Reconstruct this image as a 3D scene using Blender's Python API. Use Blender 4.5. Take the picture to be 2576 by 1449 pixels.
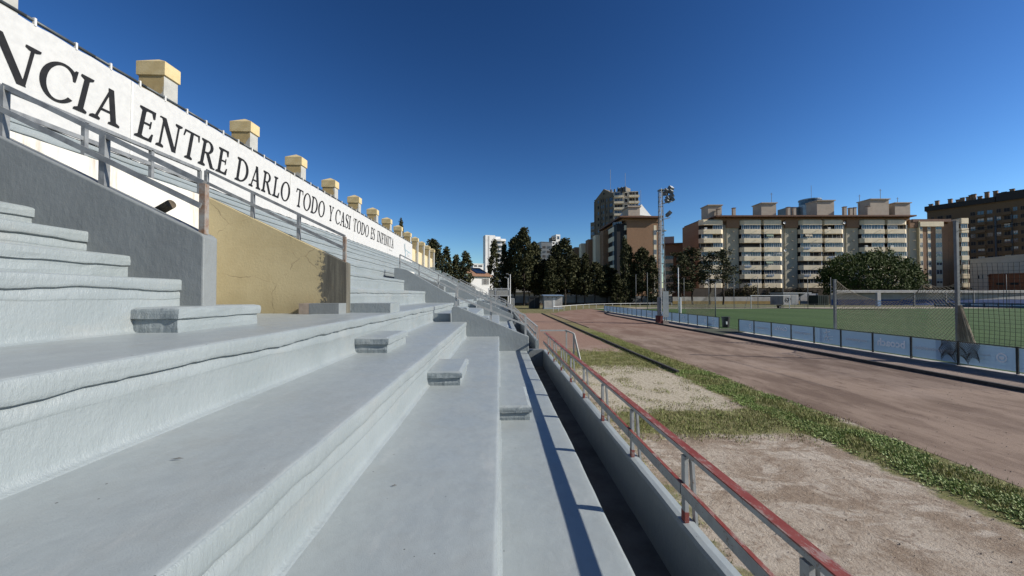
import bpy, math, random
from mathutils import Vector, noise, Matrix

for o in list(bpy.data.objects):
    bpy.data.objects.remove(o)
sc = bpy.context.scene
COL = sc.collection
R = math.radians

# ------------------------------------------------------------------ camera
EYE = 2.57                      # camera height above the track
FPX = 968.0                     # focal length in units of a 2576 px wide picture
YAW = math.atan(32 / FPX)       # camera turned slightly right of the stand's axis (+Y)
PIT = math.atan(17.5 / FPX)     # and slightly up
cd = bpy.data.cameras.new('camera')
cam = bpy.data.objects.new('camera', cd)
COL.objects.link(cam)
cam.location = (0, 0, EYE)
cam.rotation_euler = (math.pi / 2 + PIT, 0, -YAW)
cd.sensor_fit = 'HORIZONTAL'
cd.sensor_width = 36.0
cd.lens = 36.0 * FPX / 2576
cd.clip_start = 0.05
cd.clip_end = 3000
sc.camera = cam

# ------------------------------------------------------------------ light
SUN_EL, SUN_AZ = R(29.8), R(104.5)      # azimuth clockwise from +Y
SUN = Vector((math.cos(SUN_EL) * math.sin(SUN_AZ), math.cos(SUN_EL) * math.cos(SUN_AZ), math.sin(SUN_EL)))
w = bpy.data.worlds.new('World')
sc.world = w
w.use_nodes = True
nt = w.node_tree
nt.nodes.clear()
sky = nt.nodes.new('ShaderNodeTexSky')
sky.sky_type = 'NISHITA'
sky.sun_disc = False
sky.sun_elevation = SUN_EL
sky.sun_rotation = SUN_AZ
sky.altitude = 50
sky.air_density = 1.0
sky.dust_density = 0.25
sky.ozone_density = 3.2
bg = nt.nodes.new('ShaderNodeBackground')
bg.inputs[1].default_value = 0.05
wo = nt.nodes.new('ShaderNodeOutputWorld')
gm = nt.nodes.new('ShaderNodeGamma')
gm.inputs[1].default_value = 1.64        # deepens the blue the way the photograph's clear sky is deep
nt.links.new(sky.outputs[0], gm.inputs[0])
hs_ = nt.nodes.new('ShaderNodeHueSaturation')
hs_.inputs['Saturation'].default_value = 1.06
hs_.inputs['Value'].default_value = 0.55
nt.links.new(gm.outputs[0], hs_.inputs['Color'])
nt.links.new(hs_.outputs[0], bg.inputs[0])
nt.links.new(bg.outputs[0], wo.inputs[0])
sl = bpy.data.lights.new('sun', 'SUN')
sl.energy = 4.9
sl.angle = R(0.53)
sl.color = (1.0, 0.94, 0.84)
sun = bpy.data.objects.new('sun', sl)
COL.objects.link(sun)
sun.rotation_euler = SUN.to_track_quat('Z', 'Y').to_euler()
sun.location = (60, -20, 60)

sc.view_settings.view_transform = 'Standard'
sc.view_settings.look = 'None'
sc.view_settings.gamma = 1
sc.view_settings.use_curve_mapping = False
sc.view_settings.exposure = 0.56
sc.cycles.max_bounces = 5

# ------------------------------------------------------------------ measuring helpers (2576 px wide picture -> metres)
_f = Vector((math.sin(YAW) * math.cos(PIT), math.cos(YAW) * math.cos(PIT), math.sin(PIT)))
_r = Vector((math.cos(YAW), -math.sin(YAW), 0))
_u = _r.cross(_f)
def ray(u, v):
    return _f + _r * ((u - 1288) / FPX) + _u * ((724.5 - v) / FPX)
def at_y(u, v, Y):
    d = ray(u, v); t = Y / d.y
    return Vector((d.x * t, Y, EYE + d.z * t))
def at_x(u, v, X):
    d = ray(u, v); t = X / d.x
    return Vector((X, d.y * t, EYE + d.z * t))
def at_g(u, v, z=0.0):
    d = ray(u, v); t = (z - EYE) / d.z
    return Vector((d.x * t, d.y * t, z))

# ------------------------------------------------------------------ materials
MATS = {}
ALB = .70            # overall albedo scale for the exposure set above
KEEP = {'pale_blue_board_sheet': 1, 'brown_brick': .95, 'bare_earth_ground': .76, 'worn_red_cinder': .74, 'grass_blade_green': .9, 'grass_blade_dry': .9, 'weed_leaf_green': .95, 'artificial_turf': .75, 'washed_white_print': .9, 'white_print': 1.0, 'streaked_white_wall': .68, 'cream_concrete': 1.0, 'grey_concrete': .92, 'workshop_cream': 1, 'tower_white': .9, 'tower_cream': .9, 'cypress_foliage': 1.0, 'pine_foliage': 1.0, 'window_glass': 1, 'white_window_frame': .9, 'pale_shutter': .9}
class NB:
    """small node builder"""
    def __init__(s, name):
        s.m = bpy.data.materials.new(name); s.m.use_nodes = True
        s.t = s.m.node_tree; s.t.nodes.clear()
        s.out = s.t.nodes.new('ShaderNodeOutputMaterial')
        s.b = s.t.nodes.new('ShaderNodeBsdfPrincipled')
        s.t.links.new(s.b.outputs[0], s.out.inputs[0])
        s.tc = s.t.nodes.new('ShaderNodeTexCoord').outputs['Object']
    def put(s, sock, val):
        if hasattr(val, 'links'): s.t.links.new(val, sock)
        else:
            try: sock.default_value = val
            except Exception: sock.default_value = (*val, 1)
    def node(s, typ, **kw):
        n = s.t.nodes.new(typ)
        for k, v in kw.items(): setattr(n, k, v)
        return n
    def noise(s, scale=5, detail=4, rough=.6, vec=None, stretch=None, dist=0):
        v = vec or s.tc
        if stretch:
            mp = s.node('ShaderNodeMapping'); mp.inputs['Scale'].default_value = stretch
            s.t.links.new(v, mp.inputs[0]); v = mp.outputs[0]
        n = s.node('ShaderNodeTexNoise')
        s.t.links.new(v, n.inputs['Vector'])
        n.inputs['Scale'].default_value = scale; n.inputs['Detail'].default_value = detail
        n.inputs['Roughness'].default_value = rough; n.inputs['Distortion'].default_value = dist
        return n.outputs['Fac']
    def voro(s, scale, feature='F1', vec=None, rnd=1.0):
        n = s.node('ShaderNodeTexVoronoi', feature=feature)
        s.t.links.new(vec or s.tc, n.inputs['Vector']); n.inputs['Scale'].default_value = scale
        n.inputs['Randomness'].default_value = rnd
        return n.outputs['Distance']
    def ramp(s, fac, a, b, lo=0.0, hi=1.0):
        n = s.node('ShaderNodeMapRange', interpolation_type='SMOOTHSTEP'); s.put(n.inputs[0], fac)
        n.inputs[1].default_value = a; n.inputs[2].default_value = b
        n.inputs[3].default_value = lo; n.inputs[4].default_value = hi
        return n.outputs[0]
    def math(s, op, a, b=0.0):
        n = s.node('ShaderNodeMath', operation=op); s.put(n.inputs[0], a); s.put(n.inputs[1], b)
        return n.outputs[0]
    def mix(s, fac, a, b):
        n = s.node('ShaderNodeMix', data_type='RGBA'); s.put(n.inputs[0], fac)
        s.put(n.inputs[6], a); s.put(n.inputs[7], b)
        return n.outputs[2]
    def xyz(s):
        n = s.node('ShaderNodeSeparateXYZ'); s.t.links.new(s.tc, n.inputs[0])
        return n.outputs
    def bump(s, h, strength=.3, dist=.02, prev=None):
        n = s.node('ShaderNodeBump'); s.put(n.inputs['Height'], h)
        n.inputs['Strength'].default_value = strength; n.inputs['Distance'].default_value = dist
        if prev is not None: s.t.links.new(prev, n.inputs['Normal'])
        return n.outputs[0]
    def done(s, color, rough=.6, normal=None, metal=0, spec=.4):
        k = KEEP.get(s.m.name, ALB)
        if k != 1:
            mu = s.node('ShaderNodeMix', data_type='RGBA', blend_type='MULTIPLY'); mu.inputs[0].default_value = 1
            s.put(mu.inputs[6], color); mu.inputs[7].default_value = (k, k, k, 1); color = mu.outputs[2]
        s.put(s.b.inputs['Base Color'], color); s.put(s.b.inputs['Roughness'], rough)
        s.b.inputs['Metallic'].default_value = metal
        s.b.inputs['Specular IOR Level'].default_value = spec
        if normal is not None: s.t.links.new(normal, s.b.inputs['Normal'])
        MATS[s.m.name] = s.m
        return s.m
def c3(r, g, b): return (r, g, b, 1)
def simple(name, c, c2=None, scale=3, rough=.7, bump=0, bscale=20, metal=0, spec=.35, stretch=None, bdist=.02):
    if name in MATS: return MATS[name]
    n = NB(name)
    c2 = c2 or tuple(x * .78 for x in c)
    col = n.mix(n.ramp(n.noise(scale, 5, .6, stretch=stretch), .35, .7), (*c, 1), (*c2, 1))
    nm = n.bump(n.noise(bscale, 4, .6), bump, bdist) if bump else None
    return n.done(col, rough, nm, metal, spec)

def m_paint():
    n = NB('grey_terrace_paint')
    big = n.noise(.55, 5, .6); mid = n.noise(3.5, 5, .65, stretch=(1, .35, 1))
    col = n.mix(n.ramp(big, .35, .68), c3(.274, .314, .328), c3(.306, .346, .362))
    col = n.mix(n.ramp(mid, .5, .8, 0, .35), col, c3(.39, .375, .345))
    v = n.voro(1.15); sp = n.math('MULTIPLY', n.ramp(v, .02, .085, 1, 0), n.ramp(n.noise(2.7, 4, .7), .5, .62))
    nz = n.node('ShaderNodeSeparateXYZ'); g = n.node('ShaderNodeNewGeometry')
    n.t.links.new(g.outputs['Normal'], nz.inputs[0])
    flat = n.ramp(nz.outputs[2], .8, .95)
    col = n.mix(n.math('MULTIPLY', flat, n.ramp(n.noise(5, 6, .75), .3, .7, .55, .82)), col, c3(.410, .458, .468))     # upward faces coloured lighter so the treads look more brightly lit
    col = n.mix(n.math('MULTIPLY', n.math('MULTIPLY', sp, flat), .7), col, c3(.44, .30, .16))
    col = n.mix(n.math('MULTIPLY', n.ramp(n.noise(1.3, 7, .8), .45, .75, 0, .55), flat), col, c3(.35, .37, .36))
    col = n.mix(n.math('MULTIPLY', n.ramp(n.noise(4.5, 6, .75, stretch=(1, .25, 1)), .55, .72, 0, .5), flat), col, c3(.50, .52, .515))
    dots = n.math('MULTIPLY', n.ramp(n.voro(9), .03, .055, 1, 0), n.ramp(n.noise(2.3, 2, .5), .46, .52))
    col = n.mix(n.math('MULTIPLY', dots, flat), col, c3(.06, .055, .05))
    h1 = n.noise(26, 4, .65, stretch=(1, 1, .55)); h2 = n.noise(6, 3, .5); h3 = n.noise(150, 2, .5)
    steep = n.math('SUBTRACT', 1.05, flat)
    nm = n.bump(h2, .22, .03)
    nm2 = n.bump(n.math('MULTIPLY', h1, steep), .5, .014, nm)
    h4 = n.math('MULTIPLY', n.noise(55, 3, .6, stretch=(1, 1.6, .5), dist=1.5), steep)
    nm2 = n.bump(h4, .42, .007, nm2)
    nm3 = n.bump(h3, .25, .005, nm2)
    rg = n.ramp(n.noise(2.2, 4, .6), .3, .7, .34, .52)
    return n.done(col, rg, nm3, spec=.42)
def m_wallpaint(name, c):
    n = NB(name)
    col = n.mix(n.ramp(n.noise(1.7, 5, .6), .35, .7), (*c, 1), (*[x * .87 for x in c], 1))
    nm = n.bump(n.noise(14, 4, .6, stretch=(1, 1, .6)), .4, .016)
    nm = n.bump(n.noise(70, 3, .6), .3, .005, nm)
    return n.done(col, .5, nm, spec=.4)
def m_vomit():
    """side wall of a stair opening: yellow plaster with cracks, bare grey at its foot"""
    n = NB('cracked_yellow_plaster'); x = n.xyz()
    n1 = n.noise(2.2, 5, .65); n2 = n.noise(.9, 4, .6)
    wv = n.math('ADD', x[0], n.math('MULTIPLY', n.math('SUBTRACT', n1, .5), .05))
    yel = n.mix(n.ramp(n2, .3, .7), c3(.58, .49, .295), c3(.49, .405, .23))
    yel = n.mix(n.ramp(n.noise(9, 5, .7), .55, .8, 0, .4), yel, c3(.40, .335, .20))
    low = n.math('ADD', x[2], n.math('MULTIPLY', n1, .35))
    yel = n.mix(n.ramp(low, .2, .75, .45, 0), yel, c3(.34, .275, .15))
    gry = n.mix(n.ramp(n.noise(12, 4, .7, stretch=(1, 1, .08)), .35, .7), c3(.105, .10, .085), c3(.19, .18, .145))
    col = yel
    jag = n.math('ADD', x[0], n.math('MULTIPLY', n.math('SUBTRACT', n.noise(2.6, 6, .75), .5), .9))
    col = n.mix(n.ramp(jag, -.58, -.52), col, gry)
    edge = n.noise(1.3, 3, .7)
    crv = n.node('ShaderNodeVectorMath', operation='ADD'); n.t.links.new(n.tc, crv.inputs[0])
    cn = n.node('ShaderNodeTexNoise'); cn.inputs['Scale'].default_value = 4; n.t.links.new(n.tc, cn.inputs['Vector'])
    sm = n.node('ShaderNodeVectorMath', operation='SCALE'); n.t.links.new(cn.outputs['Color'], sm.inputs[0]); sm.inputs['Scale'].default_value = .22
    n.t.links.new(sm.outputs[0], crv.inputs[1])
    ck = n.math('MULTIPLY', n.ramp(n.voro(.8, 'DISTANCE_TO_EDGE', crv.outputs[0]), .002, .006, 1, 0), n.ramp(edge, .46, .56))
    col = n.mix(n.math('MULTIPLY', ck, .5), col, c3(.16, .12, .07))
    nm = n.bump(n.noise(22, 4, .65), .35, .012)
    return n.done(col, .85, nm, spec=.2)
def m_white_streak():
    n = NB('streaked_white_wall'); x = n.xyz()
    st = n.math('MULTIPLY', n.ramp(n.noise(7, 4, .7, stretch=(1, 1, .12)), .48, .72), n.ramp(x[2], .9, 2.1))
    col = n.mix(n.math('MULTIPLY', st, .75), c3(.82, .80, .74), c3(.45, .37, .28))
    return n.done(col, .8, n.bump(n.noise(20, 3, .6), .2, .01), spec=.2)
def m_board():
    n = NB('pale_blue_board_sheet')
    col = n.mix(n.ramp(n.noise(1.2, 4, .6), .35, .7), c3(.42, .57, .69), c3(.38, .52, .64))
    n.done(col, .6, None, spec=.3)
    tr = n.node('ShaderNodeBsdfTranslucent'); n.put(tr.inputs[0], c3(.17, .27, .37))
    mx = n.node('ShaderNodeMixShader'); mx.inputs[0].default_value = .10
    n.t.links.new(n.b.outputs[0], mx.inputs[1]); n.t.links.new(tr.outputs[0], mx.inputs[2]); n.t.links.new(mx.outputs[0], n.out.inputs[0])
    return n.m
def m_print(name, c, tr_):
    n = NB(name); n.done((*c, 1), .7, None, spec=.2)
    tr = n.node('ShaderNodeBsdfTranslucent'); n.put(tr.inputs[0], (*c, 1))
    mx = n.node('ShaderNodeMixShader'); mx.inputs[0].default_value = tr_
    n.t.links.new(n.b.outputs[0], mx.inputs[1]); n.t.links.new(tr.outputs[0], mx.inputs[2]); n.t.links.new(mx.outputs[0], n.out.inputs[0])
    return n.m
def m_ground():
    n = NB('bare_earth_ground'); x = n.xyz()
    X, Y = x[0], x[1]
    nb = n.noise(.9, 6, .7, dist=.5); nf = n.noise(9, 6, .75); nff = n.noise(60, 4, .7); streak = n.noise(1.1, 6, .7, stretch=(.9, 2.2, 1), dist=.6)
    col = n.mix(n.ramp(nb, .40, .60), c3(.52, .445, .365), c3(.33, .255, .19))
    col = n.mix(n.ramp(streak, .50, .60, 0, .85), col, c3(.58, .51, .43))
    col = n.mix(n.ramp(nf, .48, .70, 0, .8), col, c3(.235, .175, .128))
    foot = n.ramp(n.noise(3.4, 3, .55, dist=1.2), .56, .66, 0, .6)
    col = n.mix(foot, col, c3(.26, .19, .14))
    col = n.mix(n.ramp(n.noise(28, 5, .8), .52, .66, 0, .6), col, c3(.54, .47, .39))
    col = n.mix(n.ramp(nff, .55, .75, 0, .5), col, c3(.16, .12, .088))
    far = n.ramp(n.math('ADD', Y, n.math('MULTIPLY', nb, 6)), 17, 24)
    col = n.mix(far, col, n.mix(n.ramp(nf, .35, .7), c3(.34, .225, .175), c3(.26, .165, .125)))
    wide = n.ramp(n.math('ADD', X, n.math('MULTIPLY', nb, 1)), 60, 130)
    # sand of the old jumping pit
    dx = n.math('DIVIDE', n.math('SUBTRACT', X, 3.95), 1.75); dy = n.math('DIVIDE', n.math('SUBTRACT', Y, 10.9), 3.1)
    d2 = n.math('ADD', n.math('POWER', n.math('ABSOLUTE', dx), 2.6), n.math('POWER', n.math('ABSOLUTE', dy), 2.6))
    sm = n.ramp(n.math('ADD', d2, n.math('MULTIPLY', n.math('SUBTRACT', nf, .5), 1.3)), .75, 1.15, 1, 0)
    sand = n.mix(n.ramp(n.noise(13, 5, .8, stretch=(1, 1.6, 1)), .46, .66), c3(.60, .53, .42), c3(.17, .15, .075))
    col = n.mix(sm, col, sand)
    # turf growing in from the sides
    def turf(mask, amt):
        nonlocal col
        g = n.mix(n.ramp(n.noise(16, 5, .75), .35, .68), c3(.135, .165, .045), c3(.27, .235, .11))
        col = n.mix(n.math('MULTIPLY', n.ramp(mask, .42, .58), amt), col, g)
    wob = n.math('MULTIPLY', n.math('SUBTRACT', n.noise(1.6, 5, .75), .5), 1.5)
    band = n.math('SUBTRACT', 1.0, n.math('DIVIDE', n.math('ABSOLUTE', n.math('SUBTRACT', X, 6.35)), 1.35))
    turf(n.math('ADD', band, n.math('MULTIPLY', wob, .55)), n.ramp(Y, 26, 42, .95, .55))
    b2 = n.math('SUBTRACT', 1.05, n.math('DIVIDE', n.math('ABSOLUTE', n.math('SUBTRACT', Y, 7.75)), 1.35))
    b2 = n.math('MULTIPLY', b2, n.ramp(X, 2.0, 2.7)); b2 = n.math('MULTIPLY', b2, n.ramp(X, 6.6, 7.2, 1, 0))
    turf(n.math('ADD', b2, n.math('MULTIPLY', wob, .5)), .9)
    b3 = n.math('SUBTRACT', 1.1, n.math('DIVIDE', n.math('ABSOLUTE', n.math('SUBTRACT', Y, 15.3)), 3.6))
    b3 = n.math('MULTIPLY', b3, n.ramp(X, 6.6, 7.2, 1, 0))
    turf(n.math('ADD', n.math('SUBTRACT', b3, sm), n.math('MULTIPLY', wob, .8)), .85)
    b4 = n.math('SUBTRACT', .72, n.math('DIVIDE', n.math('ABSOLUTE', n.math('SUBTRACT', X, 2.0)), 1.1))
    b4 = n.math('MULTIPLY', b4, n.ramp(Y, 13, 16, 1, 0))
    turf(n.math('ADD', b4, n.math('MULTIPLY', wob, .95)), .7)
    # rough grass all round the far end
    rr = n.math('MULTIPLY', n.ramp(Y, 52, 56), n.ramp(nb, .3, .5))
    col = n.mix(rr, col, n.mix(n.ramp(n.noise(1.2, 5, .7), .35, .65), c3(.10, .125, .04), c3(.24, .20, .11)))
    nm = n.bump(nf, .8, .05); nm = n.bump(nff, .7, .015, nm); nm = n.bump(n.noise(28, 4, .7), .6, .025, nm)
    return n.done(col, .95, nm, spec=.15)
def m_track():
    n = NB('worn_red_cinder'); x = n.xyz()
    a = n.noise(.5, 6, .65, stretch=(1.6, .5, 1)); b = n.noise(3.2, 6, .7, stretch=(1.2, .5, 1)); g = n.noise(70, 4, .75)
    col = n.mix(n.ramp(a, .40, .62), c3(.31, .232, .18), c3(.175, .122, .092))
    col = n.mix(n.ramp(b, .52, .68, 0, .8), col, c3(.15, .102, .08))
    far = n.ramp(n.math('ADD', x[1], n.math('MULTIPLY', a, 14)), 26, 44)
    col = n.mix(n.math('MULTIPLY', far, .55), col, c3(.28, .155, .115))
    pale = n.ramp(n.noise(.33, 4, .6), .52, .7, 0, .5)
    col = n.mix(pale, col, c3(.40, .315, .26))
    col = n.mix(n.ramp(g, .5, .74, 0, .5), col, c3(.125, .088, .068))
    nm = n.bump(g, .45, .012); nm = n.bump(b, .3, .03, nm)
    return n.done(col, .93, nm, spec=.18)
def m_leaf(name, c, c2, scale=1.2):
    n = NB(name)
    col = n.mix(n.ramp(n.noise(scale, 3, .6), .35, .65), (*c, 1), (*c2, 1))
    return n.done(col, .75, None, spec=.12)
def m_glass():
    n = NB('window_glass')
    col = n.mix(n.ramp(n.noise(.35, 3, .6), .35, .65), c3(.02, .027, .035), c3(.10, .125, .15))
    return n.done(col, .08, None, spec=.6)
def m_brick(name, c, c2, sx=1.0):
    n = NB(name)
    br = n.node('ShaderNodeTexBrick'); mp = n.node('ShaderNodeMapping')
    mp.inputs['Rotation'].default_value = (R(90), 0, 0)
    n.t.links.new(n.tc, mp.inputs[0]); n.t.links.new(mp.outputs[0], br.inputs['Vector'])
    br.inputs['Color1'].default_value = (*c, 1); br.inputs['Color2'].default_value = (*c2, 1)
    br.inputs['Mortar'].default_value = (*[x * 1.15 for x in c2], 1); br.inputs['Scale'].default_value = 2.2
    col = n.mix(n.ramp(n.noise(.25, 4, .6), .4, .7, 0, .35), br.outputs[0], (*[x * .7 for x in c], 1))
    return n.done(col, .85, None, spec=.2)

PAINT = m_paint()
DGREY = m_wallpaint('grey_wall_paint', (.245, .266, .272))
DGREY2 = m_wallpaint('pale_grey_wall_paint', (.30, .332, .342))
VOM = m_vomit(); WSTREAK = m_white_streak()
GROUND = m_ground(); TRACK = m_track()
GALV = simple('galvanised_steel', (.36, .375, .38), (.22, .23, .24), 7, .5, metal=.35, spec=.5)
RUSTY = simple('rusty_galvanised_steel', (.34, .33, .31), (.24, .12, .06), 9, .65, metal=.2)
def m_red():
    n = NB('faded_red_paint')
    col = n.mix(n.ramp(n.noise(5, 5, .65), .35, .7), c3(.25, .050, .040), c3(.30, .085, .07))
    col = n.mix(n.ramp(n.noise(16, 6, .8, stretch=(1, .3, 1)), .50, .60, 0, .8), col, c3(.38, .30, .27))
    col = n.mix(n.ramp(n.noise(9, 4, .7), .62, .68, 0, .8), col, c3(.17, .10, .07))
    return n.done(col, .6, n.bump(n.noise(60, 4, .7), .3, .004), spec=.3)
RED = m_red()
def m_wpost():
    n = NB('pale_painted_steel')
    col = n.mix(n.ramp(n.noise(8, 5, .65), .35, .7), c3(.46, .475, .47), c3(.37, .375, .37))
    col = n.mix(n.ramp(n.noise(22, 5, .8), .58, .66, 0, .85), col, c3(.22, .13, .085))
    return n.done(col, .6, n.bump(n.noise(50, 4, .7), .25, .004), spec=.35)
WPOST = m_wpost()
YEL = simple('yellow_render', (.70, .575, .33), (.60, .475, .25), 2.5, .85, bump=.3, bscale=25, spec=.2)
PGREY = simple('patched_grey_render', (.43, .43, .40), (.33, .33, .31), 3, .85, bump=.2, bscale=25, spec=.2)
CREAM = simple('cream_rear_wall', (.72, .62, .40), (.62, .51, .31), 1.5, .85, spec=.2)
BANNER = simple('white_banner_fabric', (.62, .625, .62), (.56, .565, .565), 5, .8, bump=.15, bscale=3, bdist=.05, spec=.15)
BLACK = simple('black_print', (.012, .013, .016), (.02, .02, .022), 6, .7, spec=.2)
DPIPE = simple('dark_pipe', (.11, .125, .135), (.07, .08, .09), 4, .5, metal=.3)
WHITE = simple('white_paint', (.78, .78, .76), (.66, .66, .64), 4, .7, spec=.25)
WSTEEL = simple('white_painted_steel', (.74, .75, .75), (.62, .62, .62), 9, .5)
GLASS = m_glass()

# ------------------------------------------------------------------ mesh builder
ORG = {}
class MB:
    def __init__(s): s.v = []; s.f = []
    def add(s, vs, fs):
        b = len(s.v); s.v += [tuple(p) for p in vs]; s.f += [tuple(i + b for i in q) for q in fs]
        return s
    def box(s, x0, y0, z0, x1, y1, z1):
        x0, x1 = sorted((x0, x1)); y0, y1 = sorted((y0, y1)); z0, z1 = sorted((z0, z1))
        return s.add([(x0, y0, z0), (x1, y0, z0), (x1, y1, z0), (x0, y1, z0), (x0, y0, z1), (x1, y0, z1), (x1, y1, z1), (x0, y1, z1)],
                     [(0, 3, 2, 1), (4, 5, 6, 7), (0, 1, 5, 4), (1, 2, 6, 5), (2, 3, 7, 6), (3, 0, 4, 7)])
    def bar(s, p, q, w, h=None, up=(0, 0, 1)):
        p, q = Vector(p), Vector(q); h = h or w
        d = (q - p).normalized(); up = Vector(up)
        if abs(d.dot(up)) > .98: up = Vector((0, 1, 0))
        a = d.cross(up).normalized() * w / 2; b = a.cross(d).normalized() * h / 2
        vs = [p - a - b, p + a - b, p + a + b, p - a + b, q - a - b, q + a - b, q + a + b, q - a + b]
        return s.add(vs, [(0, 3, 2, 1), (4, 5, 6, 7), (0, 1, 5, 4), (1, 2, 6, 5), (2, 3, 7, 6), (3, 0, 4, 7)])
    def tube(s, p, q, r0, r1=None, n=8, caps=True):
        p, q = Vector(p), Vector(q); r1 = r0 if r1 is None else r1
        d = (q - p).normalized(); up = Vector((0, 0, 1)) if abs(d.z) < .95 else Vector((1, 0, 0))
        a = d.cross(up).normalized(); b = a.cross(d)
        vs = []
        for c, r in ((p, r0), (q, r1)):
            for i in range(n):
                t = 2 * math.pi * i / n
                vs.append(c + a * (r * math.cos(t)) + b * (r * math.sin(t)))
        fs = [(i, (i + 1) % n, n + (i + 1) % n, n + i) for i in range(n)]
        if caps: fs += [tuple(range(n))[::-1], tuple(range(n, 2 * n))]
        return s.add(vs, fs)
    def prism(s, pts, axis, a, b):
        """polygon extruded along an axis: 'y' takes (x,z), 'x' takes (y,z), 'z' takes (x,y)"""
        def P(p, t):
            return (p[0], t, p[1]) if axis == 'y' else (t, p[0], p[1]) if axis == 'x' else (p[0], p[1], t)
        n = len(pts)
        vs = [P(p, a) for p in pts] + [P(p, b) for p in pts]
        fs = [tuple(range(n)), tuple(range(n, 2 * n))[::-1]] + [(i, n + i, n + (i + 1) % n, (i + 1) % n) for i in range(n)]
        return s.add(vs, fs)
    def face(s, pts): return s.add(pts, [tuple(range(len(pts)))])
    def mesh(s, name, org=(0, 0, 0), smooth=False):
        me = bpy.data.meshes.new(name)
        o = Vector(org)
        me.from_pydata([(x - o.x, y - o.y, z - o.z) for x, y, z in s.v], [], s.f)
        if smooth: me.polygons.foreach_set('use_smooth', [True] * len(me.polygons))
        me.update()
        return me
    def build(s, name, mat, parent=None, smooth=False, org=None):
        o_ = org if org is not None else (ORG[parent.name] if parent is not None else (0, 0, 0))
        me = s.mesh(name, o_, smooth)
        me.materials.append(mat)
        o = bpy.data.objects.new(name, me); COL.objects.link(o)
        if parent is not None: o.parent = parent
        elif org is not None: o.location = org
        ORG[o.name] = Vector(o_)
        return o
def tag(o, label=None, cat=None, group=None, kind=None):
    if label: o['label'] = label
    if cat: o['category'] = cat
    if group: o['group'] = group
    if kind: o['kind'] = kind
    return o
def thing(name, loc, label, cat, group=None, rz=0, local=False):
    e = bpy.data.objects.new(name, None); COL.objects.link(e)
    e.location = loc; e.rotation_euler = (0, 0, rz); e.empty_display_size = .2
    ORG[e.name] = Vector((0, 0, 0)) if local else Vector(loc)
    return tag(e, label, cat, group)
def instance(me, name, mat, parent, loc=(0, 0, 0), rz=0, scale=None):
    o = bpy.data.objects.new(name, me); COL.objects.link(o); o.parent = parent
    if mat is not None and not me.materials: me.materials.append(mat)
    o.location = loc; o.rotation_euler = (0, 0, rz)
    if scale: o.scale = scale
    ORG[o.name] = Vector((0, 0, 0))
    return o
def copy_tree(o, parent=None):
    c = o.copy(); COL.objects.link(c); c.parent = parent
    ORG[c.name] = ORG.get(o.name, Vector((0, 0, 0)))
    for ch in o.children: copy_tree(ch, c)
    return c
def nz(x, y=0.0, z=0.0): return noise.noise(Vector((x, y, z)))

# ------------------------------------------------------------------ the setting: ground, track, pitch
def grid_sheet(name, x0, x1, y0, y1, z, nx, ny, mat):
    m = MB()
    for j in range(ny + 1):
        for i in range(nx + 1):
            m.v.append((x0 + (x1 - x0) * i / nx, y0 + (y1 - y0) * j / ny, z))
    for j in range(ny):
        for i in range(nx):
            a = j * (nx + 1) + i
            m.f.append((a, a + 1, a + nx + 2, a + nx + 1))
    return tag(m.build(name, mat), kind='structure')
grid_sheet('ground', -600, 900, -60, 1400, 0, 6, 6, GROUND)

CX, CY, RO, RI = 42.0, 46.0, 35.0, 28.1      # bend of the track
def bend_path(r, y0=-30, a1=35):
    pts = [(CX - r, y0)] + [(CX - r, y0 + (CY - y0) * i / 40) for i in range(1, 40)]
    for i in range(41):
        a = math.pi - (math.pi - R(a1)) * i / 40
        pts.append((CX + r * math.cos(a), CY + r * math.sin(a)))
    return pts
def strip(po, pi, z):
    m = MB()
    n = len(po)
    m.v = [(x, y, z) for x, y in po] + [(x, y, z) for x, y in pi]
    m.f = [(i, n + i, n + i + 1, i + 1) for i in range(n - 1)]
    return m
rng = random.Random(5)
outer = [(x + .28 * nz(y * .55, x * .3) + .12 * nz(y * 2.1), y) for x, y in bend_path(RO)]
tag(strip(outer, bend_path(RI), .004).build('running_track', TRACK), kind='structure')
PAVE = simple('worn_concrete_path', (.37, .285, .235), (.27, .205, .165), 1.4, .9, bump=.25, bscale=40)
tag(strip(bend_path(RI - .16), bend_path(RI - 2.62), .006).build('path', PAVE), kind='structure')
PALE = simple('pale_concrete_edging', (.55, .50, .46), (.42, .37, .34), 2.5, .9)
tag(strip([(16.52, y) for y in (-20, 26.6)], [(16.98, y) for y in (-20, 26.6)], .012).build('concrete_edging', PALE), kind='structure')
tag(strip([(16.52, y) for y in (28.6, 61)], [(16.98, y) for y in (28.6, 61)], .012).build('concrete_edging', PALE), kind='structure')
KERB = simple('dark_rubber_kerb', (.075, .07, .068), (.045, .042, .04), 5, .8)
OLDK = simple('weathered_concrete_kerb', (.17, .165, .155), (.09, .085, .075), 6, .9, bump=.3, bscale=30)
def kerb(path, wdt, h, mat, name):
    m = MB()
    for (xa, ya), (xb, yb) in zip(path[:-1], path[1:]):
        m.bar((xa, ya, h / 2), (xb, yb, h / 2), wdt, h)
    return tag(m.build(name, mat), kind='structure')
kerb(bend_path(RI), .13, .11, KERB, 'track_kerb')
kerb([(5.86 + .03 * nz(i * .4), -3 + i * .85) for i in range(8)], .09, .10, OLDK, 'kerb')
kerb([(5.86 + .03 * nz(i * .5), 12.5 + i * 1.3) for i in range(32)], .09, .09, KERB, 'kerb')
kerb([(7.0 + .02 * nz(i * .5), 30 + i * 1.5) for i in range(16)], .06, .03, KERB, 'kerb')

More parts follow.
